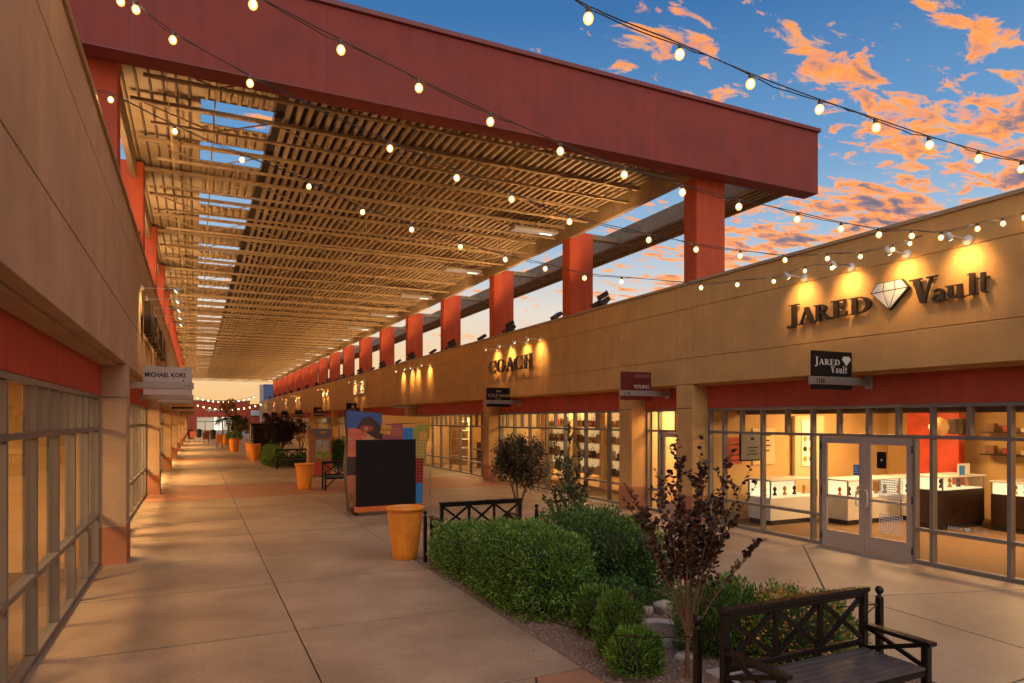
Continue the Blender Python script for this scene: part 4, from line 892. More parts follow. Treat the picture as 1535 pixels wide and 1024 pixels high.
def hedge(name, label, cat, c, r, n, ln, m, p=3.2, lump=.10, up=.5, wid=.45, seed=1, core=.80, shell=.28, fr=3.0, jitter=.6):
    t_ = thing(name, label, cat, (c[0], c[1], 0))
    P_, nr = blobpts(n, c, r, p, lump, shell, fr, seed); nr = nr+np.array([0, 0, up])
    leafcloud('foliage', P_, nr, ln, m, t_, wid, jitter)
    # opaque solid core, coloured dark as the shade deep in the foliage
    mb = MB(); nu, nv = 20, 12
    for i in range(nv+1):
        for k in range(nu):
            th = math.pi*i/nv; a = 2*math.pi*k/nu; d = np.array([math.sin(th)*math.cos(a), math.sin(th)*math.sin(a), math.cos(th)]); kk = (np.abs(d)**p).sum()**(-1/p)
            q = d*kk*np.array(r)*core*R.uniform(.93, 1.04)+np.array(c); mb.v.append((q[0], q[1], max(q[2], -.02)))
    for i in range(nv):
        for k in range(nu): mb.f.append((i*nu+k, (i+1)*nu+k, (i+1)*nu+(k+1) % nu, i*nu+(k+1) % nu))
    new('twigs', mb, INNER, t_)  # one closed blob that blocks the view through, painted as shade
    return t_
hedge('hedge', 'large clipped green hedge along the walkway edge of the bed', 'hedge', (3.84, 7.65, .38), (.54, 1.05, .55), 32000, .042, LEAFG, p=4.6, lump=.07, seed=1, fr=4.5, up=.3)
hedge('hedge', 'lower loose green hedge between the big hedge and the orange pot', 'hedge', (3.80, 9.35, .30), (.50, .95, .40), 14000, .045, LEAFG, p=3.4, lump=.14, seed=2, fr=4)
hedge('hedge', 'dark green hedge behind, nearer the shops', 'hedge', (5.0, 7.75, .42), (.54, 1.2, .60), 24000, .045, LEAFD, p=3.8, lump=.11, fr=4, seed=3)
hedge('shrub', 'small low shrub at the front foot of the large hedge', 'shrub', (3.92, 6.15, .20), (.27, .27, .30), 3200, .05, LEAFG, p=2.3, lump=.15, up=1.0, wid=.3, seed=4)
hedge('shrub', 'upright green shrub with pointed sprigs by the stone ring', 'shrub', (3.76, 5.45, .24), (.21, .20, .36), 4200, .055, LEAFB, p=2.2, lump=.2, up=1.3, wid=.26, seed=5, jitter=.45)
hedge('shrub', 'spreading bright green shrub nearest the bench', 'shrub', (3.66, 5.02, .15), (.27, .21, .25), 3600, .055, LEAFB, p=2.2, lump=.2, up=1.0, wid=.26, seed=6, jitter=.5)
hedge('shrub', 'dark green mound between stone ring and back hedge', 'shrub', (4.45, 6.55, .17), (.38, .3, .25), 3000, .045, LEAFD, p=2.3, lump=.2, up=.6, seed=7)
hedge('shrub', 'green juniper-like shrub behind the near bench', 'shrub', (4.75, 5.15, .26), (.42, .36, .42), 7500, .055, LEAFG, p=2.3, lump=.18, up=1.2, wid=.24, seed=8, jitter=.5)
fs = hedge('flower_bush', 'low bush with golden flowers behind the near bench', 'flower bush', (5.25, 4.65, .24), (.55, .42, .40), 7000, .05, LEAFG, p=2.2, lump=.2, up=1.0, wid=.3, seed=9)
P_, nr = blobpts(2600, (5.25, 4.65, .27), (.55, .42, .42), 2.2, .2, .15, 3, 9); leafcloud('blossom', P_, nr+np.array([0, 0, .6]), .028, LEAFY, fs, .8, .9)
# sprigs that break the outline
def sprigs(label, c, r, n, h, m, seed):
    rs = random.Random(seed); t_ = thing('shrub', label, 'shrub', (c[0], c[1], 0)); P_ = []; D_ = []; mb = MB()
    for i in range(n):
        a = rs.uniform(0, 6.28); rr = math.sqrt(rs.uniform(0, 1)); b = Vector((c[0]+r[0]*rr*math.cos(a)*.6, c[1]+r[1]*rr*math.sin(a)*.6, c[2])); hh = h*rs.uniform(.6, 1.2)*(1-.4*rr)
        tp = b+Vector((math.cos(a)*rr*r[0]*.6, math.sin(a)*rr*r[1]*.6, hh)); mb.tube([b, (b+tp)/2, tp], [.004, .003, .0015], 4)
        for k in range(26):
            u = .15+.85*k/26; P_.append(tuple(b.lerp(tp, u))); an = rs.uniform(0, 6.28); D_.append((math.cos(an)*.6, math.sin(an)*.6, .9))
    new('stem', mb, BARK, t_); leafcloud('foliage', np.array(P_), np.array(D_), .03, m, t_, .28, .2)
sprigs('upright leafy sprigs rising from the green shrub behind the near bench', (4.75, 5.15, .2), (.45, .38), 34, .52, LEAFG, 3)
sprigs('upright leafy sprigs rising through the golden flowers', (5.25, 4.7, .15), (.55, .42), 30, .52, LEAFB, 4)
sprigs('upright leafy sprigs by the stone ring', (3.74, 5.3, .1), (.23, .22), 26, .60, LEAFB, 5)
lp = np.stack([NR.uniform(3.28, 5.8, 900), NR.uniform(3.5, 10.7, 900), np.full(900, .012)], 1); ld = NR.normal(0, 1, (900, 3)); ld[:, 2] = .15
tag(leafcloud('leaf_litter', lp, ld, .03, mat('dry_leaf', (.26, .11, .05), .8, vary=.4, scale=9, island=.6), None, .5, .05), 'small dry leaves scattered over the gravel of the bed', kind='stuff')
lp = np.stack([NR.uniform(2.9, 3.3, 120), NR.uniform(3.5, 11, 120), np.full(120, .006)], 1); ld = NR.normal(0, 1, (120, 3)); ld[:, 2] = .1
tag(leafcloud('leaf_litter', lp, ld, .022, mat('dry_leaf', (.26, .11, .05)), None, .5, .05), 'few dry leaves blown on the paving edge beside the bed', kind='stuff')
# stone ring, rocks, stepping block
ring = thing('tree_ring', 'pale concrete ring set flat in the gravel', 'concrete ring', (4.5, 5.78, 0))
m = MB(); n = 36
for i in range(n+1):
    a = math.pi*2*i/n
    for rr, z in ((.24, -.03), (.24, .055), (.40, .055), (.40, -.03)): m.v.append((4.5+rr*math.cos(a), 5.78+rr*math.sin(a), z))
for i in range(n):
    for k in range(3): m.f.append((i*4+k, (i+1)*4+k, (i+1)*4+k+1, i*4+k+1))
new('ring_band', m, RINGC, ring); new('soil', MB().lathe([(.24, 0), (.24, .01)], (4.5, 5.78, -.03), 24), SOIL, ring)
def rock(label, c, r, seed, m=ROCK):
    rs = random.Random(seed); mb = MB(); nu, nv = 14, 9
    for i in range(nv+1):
        for k in range(nu):
            th = math.pi*i/nv; a = 2*math.pi*k/nu; f = 1+.16*math.sin(3*a+seed)*math.sin(th)+.1*math.sin(5*th+seed*2)+rs.uniform(-.03, .03)
            mb.v.append((c[0]+r[0]*f*math.sin(th)*math.cos(a), c[1]+r[1]*f*math.sin(th)*math.sin(a), c[2]+r[2]*f*math.cos(th)))
    for i in range(nv):
        for k in range(nu): mb.f.append((i*nu+k, (i+1)*nu+k, (i+1)*nu+(k+1) % nu, i*nu+(k+1) % nu))
    tag(new('rock', mb, m, smooth=True), label, 'rock')
rock('round pale rock behind the concrete ring', (5.05, 6.42, .06), (.12, .11, .09), 1)
rock('greyish rock next to the round pale rock', (4.87, 6.5, .02), (.08, .08, .06), 2)
rock('rough grey rock between the two small shrubs', (3.98, 5.85, .03), (.12, .1, .11), 3)
rock('small pale stone at the foot of the upright shrub', (3.62, 5.42, .0), (.055, .05, .04), 4)
rock('flat pale stone in front of the ring', (4.35, 5.15, -.01), (.16, .12, .04), 5)
rock('small pointed stone under the spreading shrub', (4.02, 4.62, .0), (.05, .04, .06), 6)
tag(new('utility_lid', MB().cbox(4.2, 4.6, 4.35, 4.75, -.03, .02, .01), RINGC), 'square grey lid lying in the gravel behind the bench', 'utility lid')

# purple-leaved shrub tree
def shoot_tree(label, base, shoots, m_leaf, leaf_ln, trunk_r, n_obj=0, cat='tree', seed=3, twigs=6, density=46, fork=.42, name='purple_leaf_tree', leafscale=1.0):
    rs = random.Random(seed); t_ = thing(name, label, cat, base); B = Vector(base)
    tr = MB(); F_ = B+Vector((.01, 0, fork))
    tr.tube([B-Vector((0, 0, .05)), B+Vector((.008, .003, fork*.5)), F_], [trunk_r*1.25, trunk_r, trunk_r*.95], 9)
    pts, dirs = [], []
    for (tx, ty, tz) in shoots:
        tip = B+Vector((tx, ty, tz)); f0 = F_+Vector((0, 0, rs.uniform(-.15, .12))); mid = f0.lerp(tip, .45)+Vector((-(tip.x-f0.x)*.12, -(tip.y-f0.y)*.12, .06))
        q = lambda u: (1-u)**2*f0+2*u*(1-u)*mid+u*u*tip
        cv = [q(k/9)+Vector((rs.uniform(-.008, .008), rs.uniform(-.008, .008), 0)) for k in range(10)]; tr.tube(cv, [trunk_r*.5*(1-.85*k/9) for k in range(10)], 5)
        def along(fn, u0, cnt, lo=.0):
            for k in range(cnt):
                u = u0+(1-u0)*(k+rs.random()*.5)/cnt; p = fn(min(u, 1)); a = rs.uniform(0, 6.28)
                pts.append(tuple(p)); dirs.append((math.cos(a), math.sin(a), rs.uniform(.1, .9)))
        along(q, .42, density)
        for w in range(twigs):
            u = rs.uniform(.3, .88); s0 = q(u); a = rs.uniform(0, 6.28); ln = rs.uniform(.14, .34)*(1.25-u); e = s0+Vector((math.cos(a)*ln*.6, math.sin(a)*ln*.6, ln*1.1))
            tr.tube([s0, s0.lerp(e, .5)+Vector((0, 0, -.01)), e], [.004, .003, .0015], 4)
            along(lambda v: s0.lerp(e, v), .15, int(density*ln*2.2)+4)
    new('trunk', tr, BARK, t_)
    pts = np.array(pts); dirs = np.array(dirs); idx = np.arange(len(pts))
    if n_obj:
        near = np.argsort(np.linalg.norm(pts-np.array([0, 0, 2.3]), axis=1)+NR.uniform(0, .35, len(pts)))[:n_obj]
        lm = MB(); L = leaf_ln*1.15
        lm.v = [(0, 0, 0), (L*.3, L*.25, .004), (L*.7, L*.27, .008), (L, 0, .0), (L*.7, -L*.27, .008), (L*.3, -L*.25, .004), (L*.5, 0, -.004)]
        lm.f = [(0, 6, 1), (1, 6, 2), (2, 6, 3), (3, 6, 4), (4, 6, 5), (5, 6, 0)]; lme = mesh('leaf', lm, m_leaf)
        for i in near:
            o = new('leaf', lme, None, t_); o.location = tuple(pts[i])
            o.rotation_mode = 'QUATERNION'; o.rotation_quaternion = Vector(dirs[i]).to_track_quat('X', 'Z') @ Quaternion((1, 0, 0), rs.uniform(-1, 1)); o.scale = (rs.uniform(.7, 1.2),)*3
        idx = np.setdiff1d(idx, near)
    leafcloud('foliage', pts[idx], dirs[idx], leaf_ln*leafscale, m_leaf, t_, .42, .25, oval=True)
    return t_
rs = random.Random(21); sh = []
for (u, v, h) in ((-.62, .0, 1.62), (-.50, .15, 1.72), (-.38, -.1, 1.88), (-.28, .1, 1.7), (-.12, .0, 2.18), (.0, .15, 2.1), (.08, -.1, 2.0), (.2, .05, 2.14), (.30, .15, 1.78), (.42, -.05, 2.05), (.5, .1, 1.78), (.62, -.05, 1.9), (.78, .05, 1.74), (.68, -.15, 1.25), (-.2, -.25, 1.6), (.15, -.28, 1.55), (.35, .3, 1.65), (-.35, .3, 1.55)):
    sh.append((u*.92, v-u*.25, h))
shoot_tree('tall purple-leaved shrub tree with many thin stems near the bench', (3.97, 4.72, 0), sh, LEAFP, .048, .020, 290, density=30, twigs=8)
# rounded dark tree
def round_tree(label, base, cz, r, n, ln, m, seed, trunk=.02, stems=5, name='dark_leaf_tree', accent=None, cat='tree'):
    rs = random.Random(seed); t_ = thing(name, label, cat, base); B = Vector(base); tr = MB()
    for k in range(stems):
        a = 6.28*k/stems+rs.uniform(-.4, .4); e = B+Vector((math.cos(a)*r[0]*.6, math.sin(a)*r[1]*.6, cz+r[2]*rs.uniform(.0, .5)))
        tr.tube([B+Vector((math.cos(a)*trunk, math.sin(a)*trunk, -.05)), B+Vector((math.cos(a)*.06, math.sin(a)*.06, cz*.45)), e.lerp(B, .3)+Vector((0, 0, .1)), e], [trunk, trunk*.8, trunk*.5, trunk*.2], 6)
    new('trunk', tr, BARK, t_)
    P_ = []; D_ = []; nc = max(30, n//60)
    for k in range(nc):
        d = Vector((rs.gauss(0, 1), rs.gauss(0, 1), rs.gauss(0, 1))).normalized(); q = rs.uniform(.35, 1.0)
        c = B+Vector((d.x*r[0]*q, d.y*r[1]*q, cz+d.z*r[2]*q)); cr = rs.uniform(.09, .17)*max(r)
        for j in range(n//nc):
            v = Vector((rs.gauss(0, 1), rs.gauss(0, 1), rs.gauss(0, 1))); P_.append(tuple(c+v*cr*.75)); D_.append(tuple(d*.7+v.normalized()*.7+Vector((0, 0, .3))))
    leafcloud('crown', np.array(P_), np.array(D_), ln, m, t_, .55, .5)
    if accent:
        k = NR.choice(len(P_), len(P_)//5, False); leafcloud('green_leaves', np.array(P_)[k], np.array(D_)[k], ln, accent, t_, .5, .5)
    return t_
round_tree('rounded dark purple tree beyond the second bench', (5.85, 12.0, 0), 1.48, (.60, .55, .56), 6500, .055, LEAFP, 5, .022, accent=LEAFD)
shoot_tree('thin feathery green sapling in the dark hedge', (5.36, 9.2, 0), [(0, 0, 2.75), (-.25, .05, 2.05), (.28, 0, 2.0), (-.42, .1, 1.5), (.45, 0, 1.55), (-.3, -.2, 1.3), (.3, .2, 1.25), (.1, .2, 1.9), (-.1, -.2, 1.8), (.5, .1, 1.15), (-.5, 0, 1.1)], LEAFF, .05, .012, 0, seed=8, twigs=9, density=30, fork=.5, name='sapling', leafscale=.9)
# second bed
bed2 = tag(new('planting_bed', MB().box(3.3, 5.9, 33.2, 40.0, -.1, .012), BEDM), 'second planting bed farther along', kind='structure')
hedge('hedge', 'clipped hedge of the farther bed on the walkway side', 'hedge', (3.55, 36.2, .42), (.45, 2.0, .55), 9000, .08, LEAFG, seed=21)
hedge('hedge', 'round bush at the near corner of the farther bed', 'bush', (3.65, 34.3, .3), (.40, .4, .42), 3000, .07, LEAFG, seed=22, p=2.3)
hedge('hedge', 'low wide bush of the farther bed behind its bench', 'bush', (5.0, 34.8, .25), (.8, .6, .38), 4500, .07, LEAFG, seed=23, p=2.4)
round_tree('dark vase-shaped tree in the farther bed', (4.0, 36.2, 0), 1.75, (.85, .8, .72), 7000, .085, LEAFP, 15, .04, stems=8)
round_tree('thin pale-stemmed tree beside the dark vase-shaped tree', (4.9, 35.5, 0), 1.9, (.5, .5, .45), 1500, .07, LEAFP, 16, .025, stems=6)
round_tree('small dark tree over the black far kiosk', (4.4, 44, 0), 2.1, (.8, .7, .5), 3000, .09, LEAFP, 17, .03)
hedge('hedge', 'leafy bush left of the farther kiosk', 'bush', (5.4, 28.3, .9), (.35, .3, .7), 2500, .08, LEAFD, seed=25, p=2.2, lump=.25)

# ------------------------------------------------------------------ pots
def pot(label, x, y, h=.86, rt=.30, rb=.20, plant=None):
    t_ = thing('plant_pot', label, 'plant pot', (x, y, 0))
    prof = [(rb-.01, .0), (rb, .012)]+[(rb+(rt-rb)*(k/8)**.9, h*k/8) for k in range(1, 8)]+[(rt-.004, h-.05), (rt+.014, h-.045), (rt+.018, h-.008), (rt+.008, h), (rt-.022, h-.002), (rt-.03, h-.05), (rt-.045, h-.12)]
    new('pot_body', MB().lathe(prof, (x, y, 0), 40), ORANGE, t_, smooth=True); new('soil', MB().lathe([(rt-.04, 0), (rt-.04, .012)], (x, y, h-.10), 28), SOIL, t_)
    n = 300; a = NR.uniform(0, 6.28, n); r_ = np.sqrt(NR.uniform(0, 1, n))*(rt-.06)
    return t_
pot('nearest orange glazed pot at the corner of the planting bed', 3.15, 10.78)
pot('orange glazed pot beside the bench left of the kiosk', 3.26, 22.9)
pot('orange glazed pot before the far black kiosk', 3.0, 40.0, h=.95, rt=.34)
pot('orange glazed pot holding a tall palm far down the walkway', 2.55, 52.5, h=1.0, rt=.40, rb=.28)
pot('farthest orange glazed pot by the palm', 2.4, 66, h=1.0, rt=.42, rb=.3)
pot('orange glazed pot tucked behind the pot before the far kiosk', 3.0, 42.5, h=.95, rt=.34)
hedge('potted_grass', 'green grassy plant in the pot of the tall palm', 'plant', (2.55, 52.5, 1.1), (.5, .4, .22), 900, .2, LEAFB, p=2.2, seed=31, core=.3, wid=.15)
# far palms
def palm(label, x, y, h, seed, m=LEAFF, base=0.9):
    rs = random.Random(seed); t_ = thing('palm_tree', label, 'palm', (x, y, base)); tr = MB(); tr.tube([(x, y, base), (x+.05, y, h*.6), (x, y, h)], [.10, .07, .06], 8); new('trunk', tr, BARK, t_)
    P_ = []; D_ = []
    for k in range(16):
        a = rs.uniform(0, 6.28); el = rs.uniform(-.2, 1.1); L = rs.uniform(.6, .95)
        for j in range(30):
            u = j/30; c = Vector((x+math.cos(a)*L*u*math.cos(el), y+math.sin(a)*L*u*math.cos(el), h+L*u*math.sin(el)-u*u*.55))
            for s_ in (-1, 1): P_.append(tuple(c)); D_.append((-math.sin(a)*s_+math.cos(a)*.5, math.cos(a)*s_+math.sin(a)*.5, -.2))
    leafcloud('fronds', np.array(P_), np.array(D_), .22, m, t_, .12, .15)
palm('tall palm in an orange pot far down the walkway', 2.6, 52.5, 2.4, 1); palm('palm left of the tall potted palm at the far end', 2.2, 66, 2.3, 2)
round_tree('yellow-leaved tree before the red end building', (3.2, 78, 0), 3.6, (.9, .9, .9), 1800, .16, LEAFY, 41, .06)
round_tree('dark bush standing before the red end building', (5.0, 92, 0), 1.6, (1.3, 1.2, 1.2), 2500, .2, LEAFD, 42, .06)

# ------------------------------------------------------------------ benches
def bench(label, x0, yb, w=1.55, facing=-1, fine=True):
    """back plane at yb; facing -1 = seat towards the camera side"""
    t_ = thing('park_bench', label, 'bench', (x0+w/2, yb, 0)); s = facing; d = .58
    def Y(a, b): return tuple(sorted((yb+s*a, yb+s*b)))
    L = .055
    def bx(nm, xa, xb, a, b, z0, z1, m=BLACKP): ya, yb_ = Y(a, b); return new(nm, MB().cbox(xa, xb, ya, yb_, z0, z1, .005), m, t_)
    for xa in (x0, x0+w-L): bx('leg', xa, xa+L, .0, L, 0, .885); bx('leg', xa, xa+L, d-L, d, 0, .60)
    bx('back_top_rail', x0-.012, x0+w+.012, -.012, .065, .886, .925); bx('back_rail', x0+L+.001, x0+w-L-.001, .008, .046, .845, .885); bx('back_bottom_rail', x0+L+.001, x0+w-L-.001, .005, .05, .455, .505)
    ps = [x0+L+(w-2*L)*k/3 for k in range(4)]
    for p in ps[1:3]: bx('back_post', p-.022, p+.022, .009, .045, .506, .844)
    for k in range(3):
        a, b = ps[k]+(.022 if k else 0), ps[k+1]-(.022 if k < 2 else 0)
        for (za, zb, off) in ((.51, .84, .022), (.84, .51, .032)): new('cross_brace', MB().beam((a, yb+s*off, za), (b, yb+s*off, zb), .022, .036, up=(0, 0, 1)), BLACKP, t_)
    for xa in (x0, x0+w-L):
        bx('armrest', xa-.015, xa+L+.015, .066, d+.03, .601, .632)
        a_, b_ = yb+s*.06, yb+s*(d-L); xm = xa+L/2
        new('side_brace', MB().beam((xm-.008, a_, .43), (xm-.008, b_, .595), .018, .034), BLACKP, t_); new('side_brace', MB().beam((xm+.01, a_, .595), (xm+.01, b_, .43), .018, .034), BLACKP, t_)
        bx('side_rail', xa+.01, xa+L-.01, L+.001, d-L-.001, .37, .415)
    bx('front_rail', x0+L+.001, x0+w-L-.001, d-.05, d-.012, .37, .418)
    n = 7; step = (d-.03)/n
    for k in range(n): bx('seat_slat', x0+L*.2+.05, x0+w-.05-L*.2, .055+k*step*.96, .055+k*step*.96+step*.96-.009, .42, .442, SEATP)
    new('front_brace', MB().beam((x0+w-L, yb+s*(d-.03), .12), (x0+w-.33, yb+s*(d-.03), .372), .03, .036), BLACKP, t_); new('front_brace', MB().beam((x0+L, yb+s*(d-.03), .12), (x0+.33, yb+s*(d-.03), .372), .03, .036), BLACKP, t_)
    return t_
bench('nearest black bench with crossed back braces facing the camera', 3.46, 3.76)
bench('black bench with its back turned, behind the green hedge', 3.68, 10.52, 1.5, 1)
bench('black bench between the orange pot and the kiosk', 3.78, 22.7, 1.6)
bench('far black bench in front of the farther planting bed', 3.4, 33.1, 1.5)

def post(label, x, y, h=.82):
    t_ = thing('bollard', label, 'bollard', (x, y, -.03))
    new('post', MB().cbox(x-.026, x+.026, y-.026, y+.026, -.05, h-.09, .004), BLACKP, t_); new('neck', MB().lathe([(.03, 0), (.034, .01), (.016, .025), (.014, .04)], (x, y, h-.09), 14), BLACKP, t_, smooth=True)
    new('ball_finial', uvs(.036, (x, y, h-.018), 16, 10), BLACKP, t_, smooth=True)
posts = [('black ball-topped post left of the nearest bench', 3.40, 3.92), ('black ball-topped post behind the right end of the nearest bench', 5.44, 3.92), ('black ball-topped post beside the nearest orange pot', 3.36, 10.36), ('black ball-topped post at the right end of the second bench', 5.36, 10.3)]
for l_, x, y in posts: post(l_, x, y)
def chain(label, a, b, sag=.12, m=BLACKP):
    a, b = Vector(a), Vector(b); t_ = thing('chain', label, 'chain', a)
    n = max(8, int((b-a).length/.05)); pts = [a.lerp(b, k/n)-Vector((0, 0, sag*4*(k/n)*(1-k/n))) for k in range(n+1)]
    new('cord', MB().tube(pts, .006, 5), BLACKP, t_)
chain('thin black cord from left front post along the walkway edge', (3.40, 3.92, .68), (3.36, 10.36, .68), .55)
chain('thin black cord behind the nearest bench between two posts', (3.40, 3.92, .70), (5.44, 3.92, .70), .30)
chain('thin black cord along the shop side of the bed', (5.44, 3.92, .68), (5.36, 10.3, .68), .55)

# ------------------------------------------------------------------ advertising kiosk
KY = 16.0
kk = thing('advertising_kiosk', 'colourful advertising kiosk with a large blank black panel', 'kiosk', (4.3, 16.3, 0))
CB, CO, CM, CLB, CG, CDG = (mat(n, c, .45, vary=.05) for n, c in (('print_navy', (.035, .09, .28)), ('print_mustard', (.62, .26, .03)), ('print_mauve', (.30, .07, .08)), ('print_blue', (.02, .20, .48)), ('print_olive', (.28, .26, .03)), ('print_green', (.13, .24, .03))))
PL1 = plaid_mat('plaid_yellow', (.52, .40, .10), (.30, .22, .03), (.45, .1, .03), 13); PL2 = plaid_mat('plaid_red', (.42, .03, .012), (.12, .008, .004), (.03, .0, .0), 13); PL3 = plaid_mat('plaid_rust', (.48, .14, .05), (.25, .04, .02), (.6, .35, .2), 11)
SKIN = mat('print_skin', (.55, .26, .13), .5, vary=.2, scale=4); HAT = mat('print_hat', (.045, .018, .010), .5, vary=.5, scale=6); BAND = mat('print_hat_band', (.33, .05, .02), .5, vary=.5, scale=9); CORAL = mat('print_coral', (.58, .13, .06), .5, vary=.3, scale=10)
body = [(3.32, .10), (5.12, .10), (5.15, 1.2), (5.33, 2.36), (4.12, 2.42), (4.10, 2.46), (3.25, 2.53), (3.30, 1.9), (3.24, 1.2)]
M_ = frame((0, KY+.7, 0), '-y'); new('kiosk_body', MB().prism(body, M_, .30, .68), mat('kiosk_side', (.035, .022, .018), .7), kk)
F0 = .0
def patch(nm, pts, m, lay=0, kpar=kk): return new(nm, MB().prism([(x, z) for x, z in pts], frame((0, KY+.02, 0), '-y'), .001+lay*.003, .004+lay*.003), m, kpar)
def ell(cx, cz, rx, rz, n=22, a0=0, a1=360): return [(cx+rx*math.cos(math.radians(a0+(a1-a0)*k/n)), cz+rz*math.sin(math.radians(a0+(a1-a0)*k/n))) for k in range(n if a1-a0 == 360 else n+1)]
patch('print_patch', [(3.25, 2.06), (4.10, 2.06), (4.10, 2.45), (3.25, 2.53)], CB)
patch('print_patch', [(4.101, 2.20), (5.31, 2.24), (5.33, 2.36), (4.101, 2.42)], CO)
patch('print_patch', [(4.101, 1.82), (4.62, 1.82), (4.62, 2.199), (4.101, 2.199)], CM); patch('print_patch', [(4.621, 1.82), (4.88, 1.82), (4.88, 2.11), (4.621, 2.11)], CLB, 1); patch('print_patch', [(4.621, 1.82), (5.30, 1.82), (5.30, 2.235), (4.621, 2.2)], CO)
patch('print_patch', [(4.88, 1.82), (5.04, 1.82), (5.04, 1.98), (5.14, 2.03), (5.26, 1.98), (5.25, 1.82), (5.31, 1.82), (5.315, 2.15), (5.2, 2.19), (5.0, 2.18), (4.9, 2.1)], CG, 2)
patch('print_patch', [(3.28, 1.82), (4.101, 1.82), (4.101, 2.06), (3.28, 2.06)], SKIN)
patch('print_patch', [(3.28, 1.90), (3.28, 2.09), (3.55, 2.12), (3.75, 1.93), (3.60, 1.82), (3.42, 1.82)], CORAL, 1)
hat = patch('print_figure', [(3.5, 2.12), (3.62, 2.34), (3.82, 2.38), (4.02, 2.22), (4.12, 2.02), (4.10, 1.82), (3.95, 1.84), (3.7, 2.0), (3.45, 2.11)], HAT, 2); patch('print_figure', ell(3.72, 2.09, .17, .08), BAND, 3); patch('print_figure', ell(3.71, 2.09, .045, .04, 12), SKIN, 4)
tg = patch('print_patch', [(4.05, 1.98), (4.30, 1.93), (4.34, 2.15), (4.09, 2.20)], CO, 4); sans('BOOK', .085, (4.195, KY+.003, 2.03), '-y', .002, HAT, kk, align='CENTER')
for k in range(3): patch('print_line', [(4.36, 1.92+k*.07), (4.58, 1.92+k*.07), (4.58, 1.945+k*.07), (4.36, 1.945+k*.07)], CORAL, 1)
for k in range(3): patch('print_line', [(4.65, 1.88+k*.07), (4.85, 1.88+k*.07), (4.85, 1.905+k*.07), (4.65, 1.905+k*.07)], CB, 2)
patch('print_patch', [(4.93, 1.35), (5.17, 1.35), (5.25, 1.819), (4.93, 1.819)], PL1); patch('print_patch', [(4.93, .72), (5.13, .72), (5.15, 1.349), (4.93, 1.349)], PL2); patch('print_patch', [(4.93, .20), (5.11, .20), (5.13, .719), (4.93, .719)], CLB)
patch('print_patch', [(5.15, 1.2), (5.155, 1.3), (5.31, 2.2), (5.26, 1.82), (5.17, 1.3)], CDG, 2)
patch('print_patch', [(3.27, 1.42), (3.47, 1.42), (3.47, 1.819), (3.29, 1.819)], CORAL); patch('print_patch', [(3.25, .98), (3.47, .98), (3.47, 1.419), (3.26, 1.419)], HAT); patch('print_patch', [(3.28, .56), (3.47, .56), (3.47, .979), (3.26, .979)], PL3); patch('print_patch', [(3.32, .20), (3.47, .20), (3.47, .559), (3.28, .559)], mat('print_brown', (.25, .10, .03), .5, vary=.5, scale=12))
new('base_rail', MB().cbox(3.42, 5.10, KY-.05, KY+.02, .09, .22, .008), mat('orange_rail', (.62, .14, .03), .45), kk)
pn = new('black_panel', MB().cbox(3.47, 4.93, KY-.06, KY+.02, .225, 1.82, .008), BLACK, kk); new('panel_face', MB().box(3.53, 4.87, KY-.064, KY-.061, .29, 1.76), mat('panel_slate', (.014, .011, .010), .85, spec=.2), pn)
for xx in (3.45, 5.0): 
    for yy in (KY+.03, KY+.3): new('foot', MB().cbox(xx, xx+.08, yy, yy+.08, 0, .1, .004), DARKM, kk)
# wire rack leaning behind the kiosk
wr = thing('wire_rack', 'thin wire rack standing at the right side of the kiosk', 'wire rack', (5.45, 16.6, 0)); 
for k in range(9): new('wire', MB().tube([(5.22+k*.04, 16.7, .30), (5.22+k*.04, 16.7, 1.45)], .004, 4), BRKT, wr)
for k in range(5): new('wire', MB().tube([(5.20, 16.7, .34+k*.26), (5.56, 16.7, .34+k*.26)], .004, 4), BRKT, wr)
for xx in (5.20, 5.56): new('leg', MB().tube([(xx, 16.7, 0), (xx, 16.7, 1.5)], .008, 6), BRKT, wr)
# poster stand
ps = thing('poster_stand', 'tall timber poster stand with a landscape picture', 'poster stand', (4.5, 28, 0))
new('stand_body', MB().cbox(4.10, 5.0, 27.7, 28.2, .05, 1.95, .01), mat('stand_timber', (.30, .13, .045), .6), ps); new('header', MB().box(4.32, 4.97, 27.685, 27.699, 1.62, 1.92), mat('header_grey', (.13, .14, .17), .5), ps)
pc = new('picture', MB().box(4.38, 4.90, 27.683, 27.699, .75, 1.50), mat('picture_sky', (.35, .33, .38), .5, vary=.3, scale=6), ps); new('picture_hills', MB().box(4.38, 4.90, 27.675, 27.682, .75, 1.02), mat('picture_green', (.22, .25, .04), .5, vary=.5, scale=8), pc); new('picture_rocks', MB().box(4.40, 4.88, 27.675, 27.682, 1.03, 1.32), mat('picture_brown', (.30, .17, .07), .5, vary=.7, scale=12, col2=(.6, .5, .4)), pc)
new('title', MB().box(4.55, 4.80, 27.675, 27.684, 1.76, 1.84), CO, ps); new('foot_panel', MB().box(4.32, 4.97, 27.69, 27.699, .06, .6), REDW, ps)
# far black kiosks
for i, (x0, x1, yy, h) in enumerate(((2.95, 4.35, 40.7, 1.85), (3.2, 4.9, 46.5, 2.0))):
    t_ = thing('notice_kiosk', ('black-backed notice kiosk beyond the farther bed', 'taller black kiosk behind the black-backed one')[i], 'kiosk', ((x0+x1)/2, yy, 0))
    new('panel', MB().cbox(x0, x1, yy, yy+.5, .12, h, .01), BLACK, t_); new('roof_cap', MB().cbox(x0-.04, x1+.04, yy-.04, yy+.54, h+.001, h+.07, .01), DARKM, t_); 
    for xx in (x0, x1-.07): new('leg', MB().cbox(xx, xx+.07, yy-.06, yy-.001, 0, h, .004), WHITEM if i else DARKM, t_)
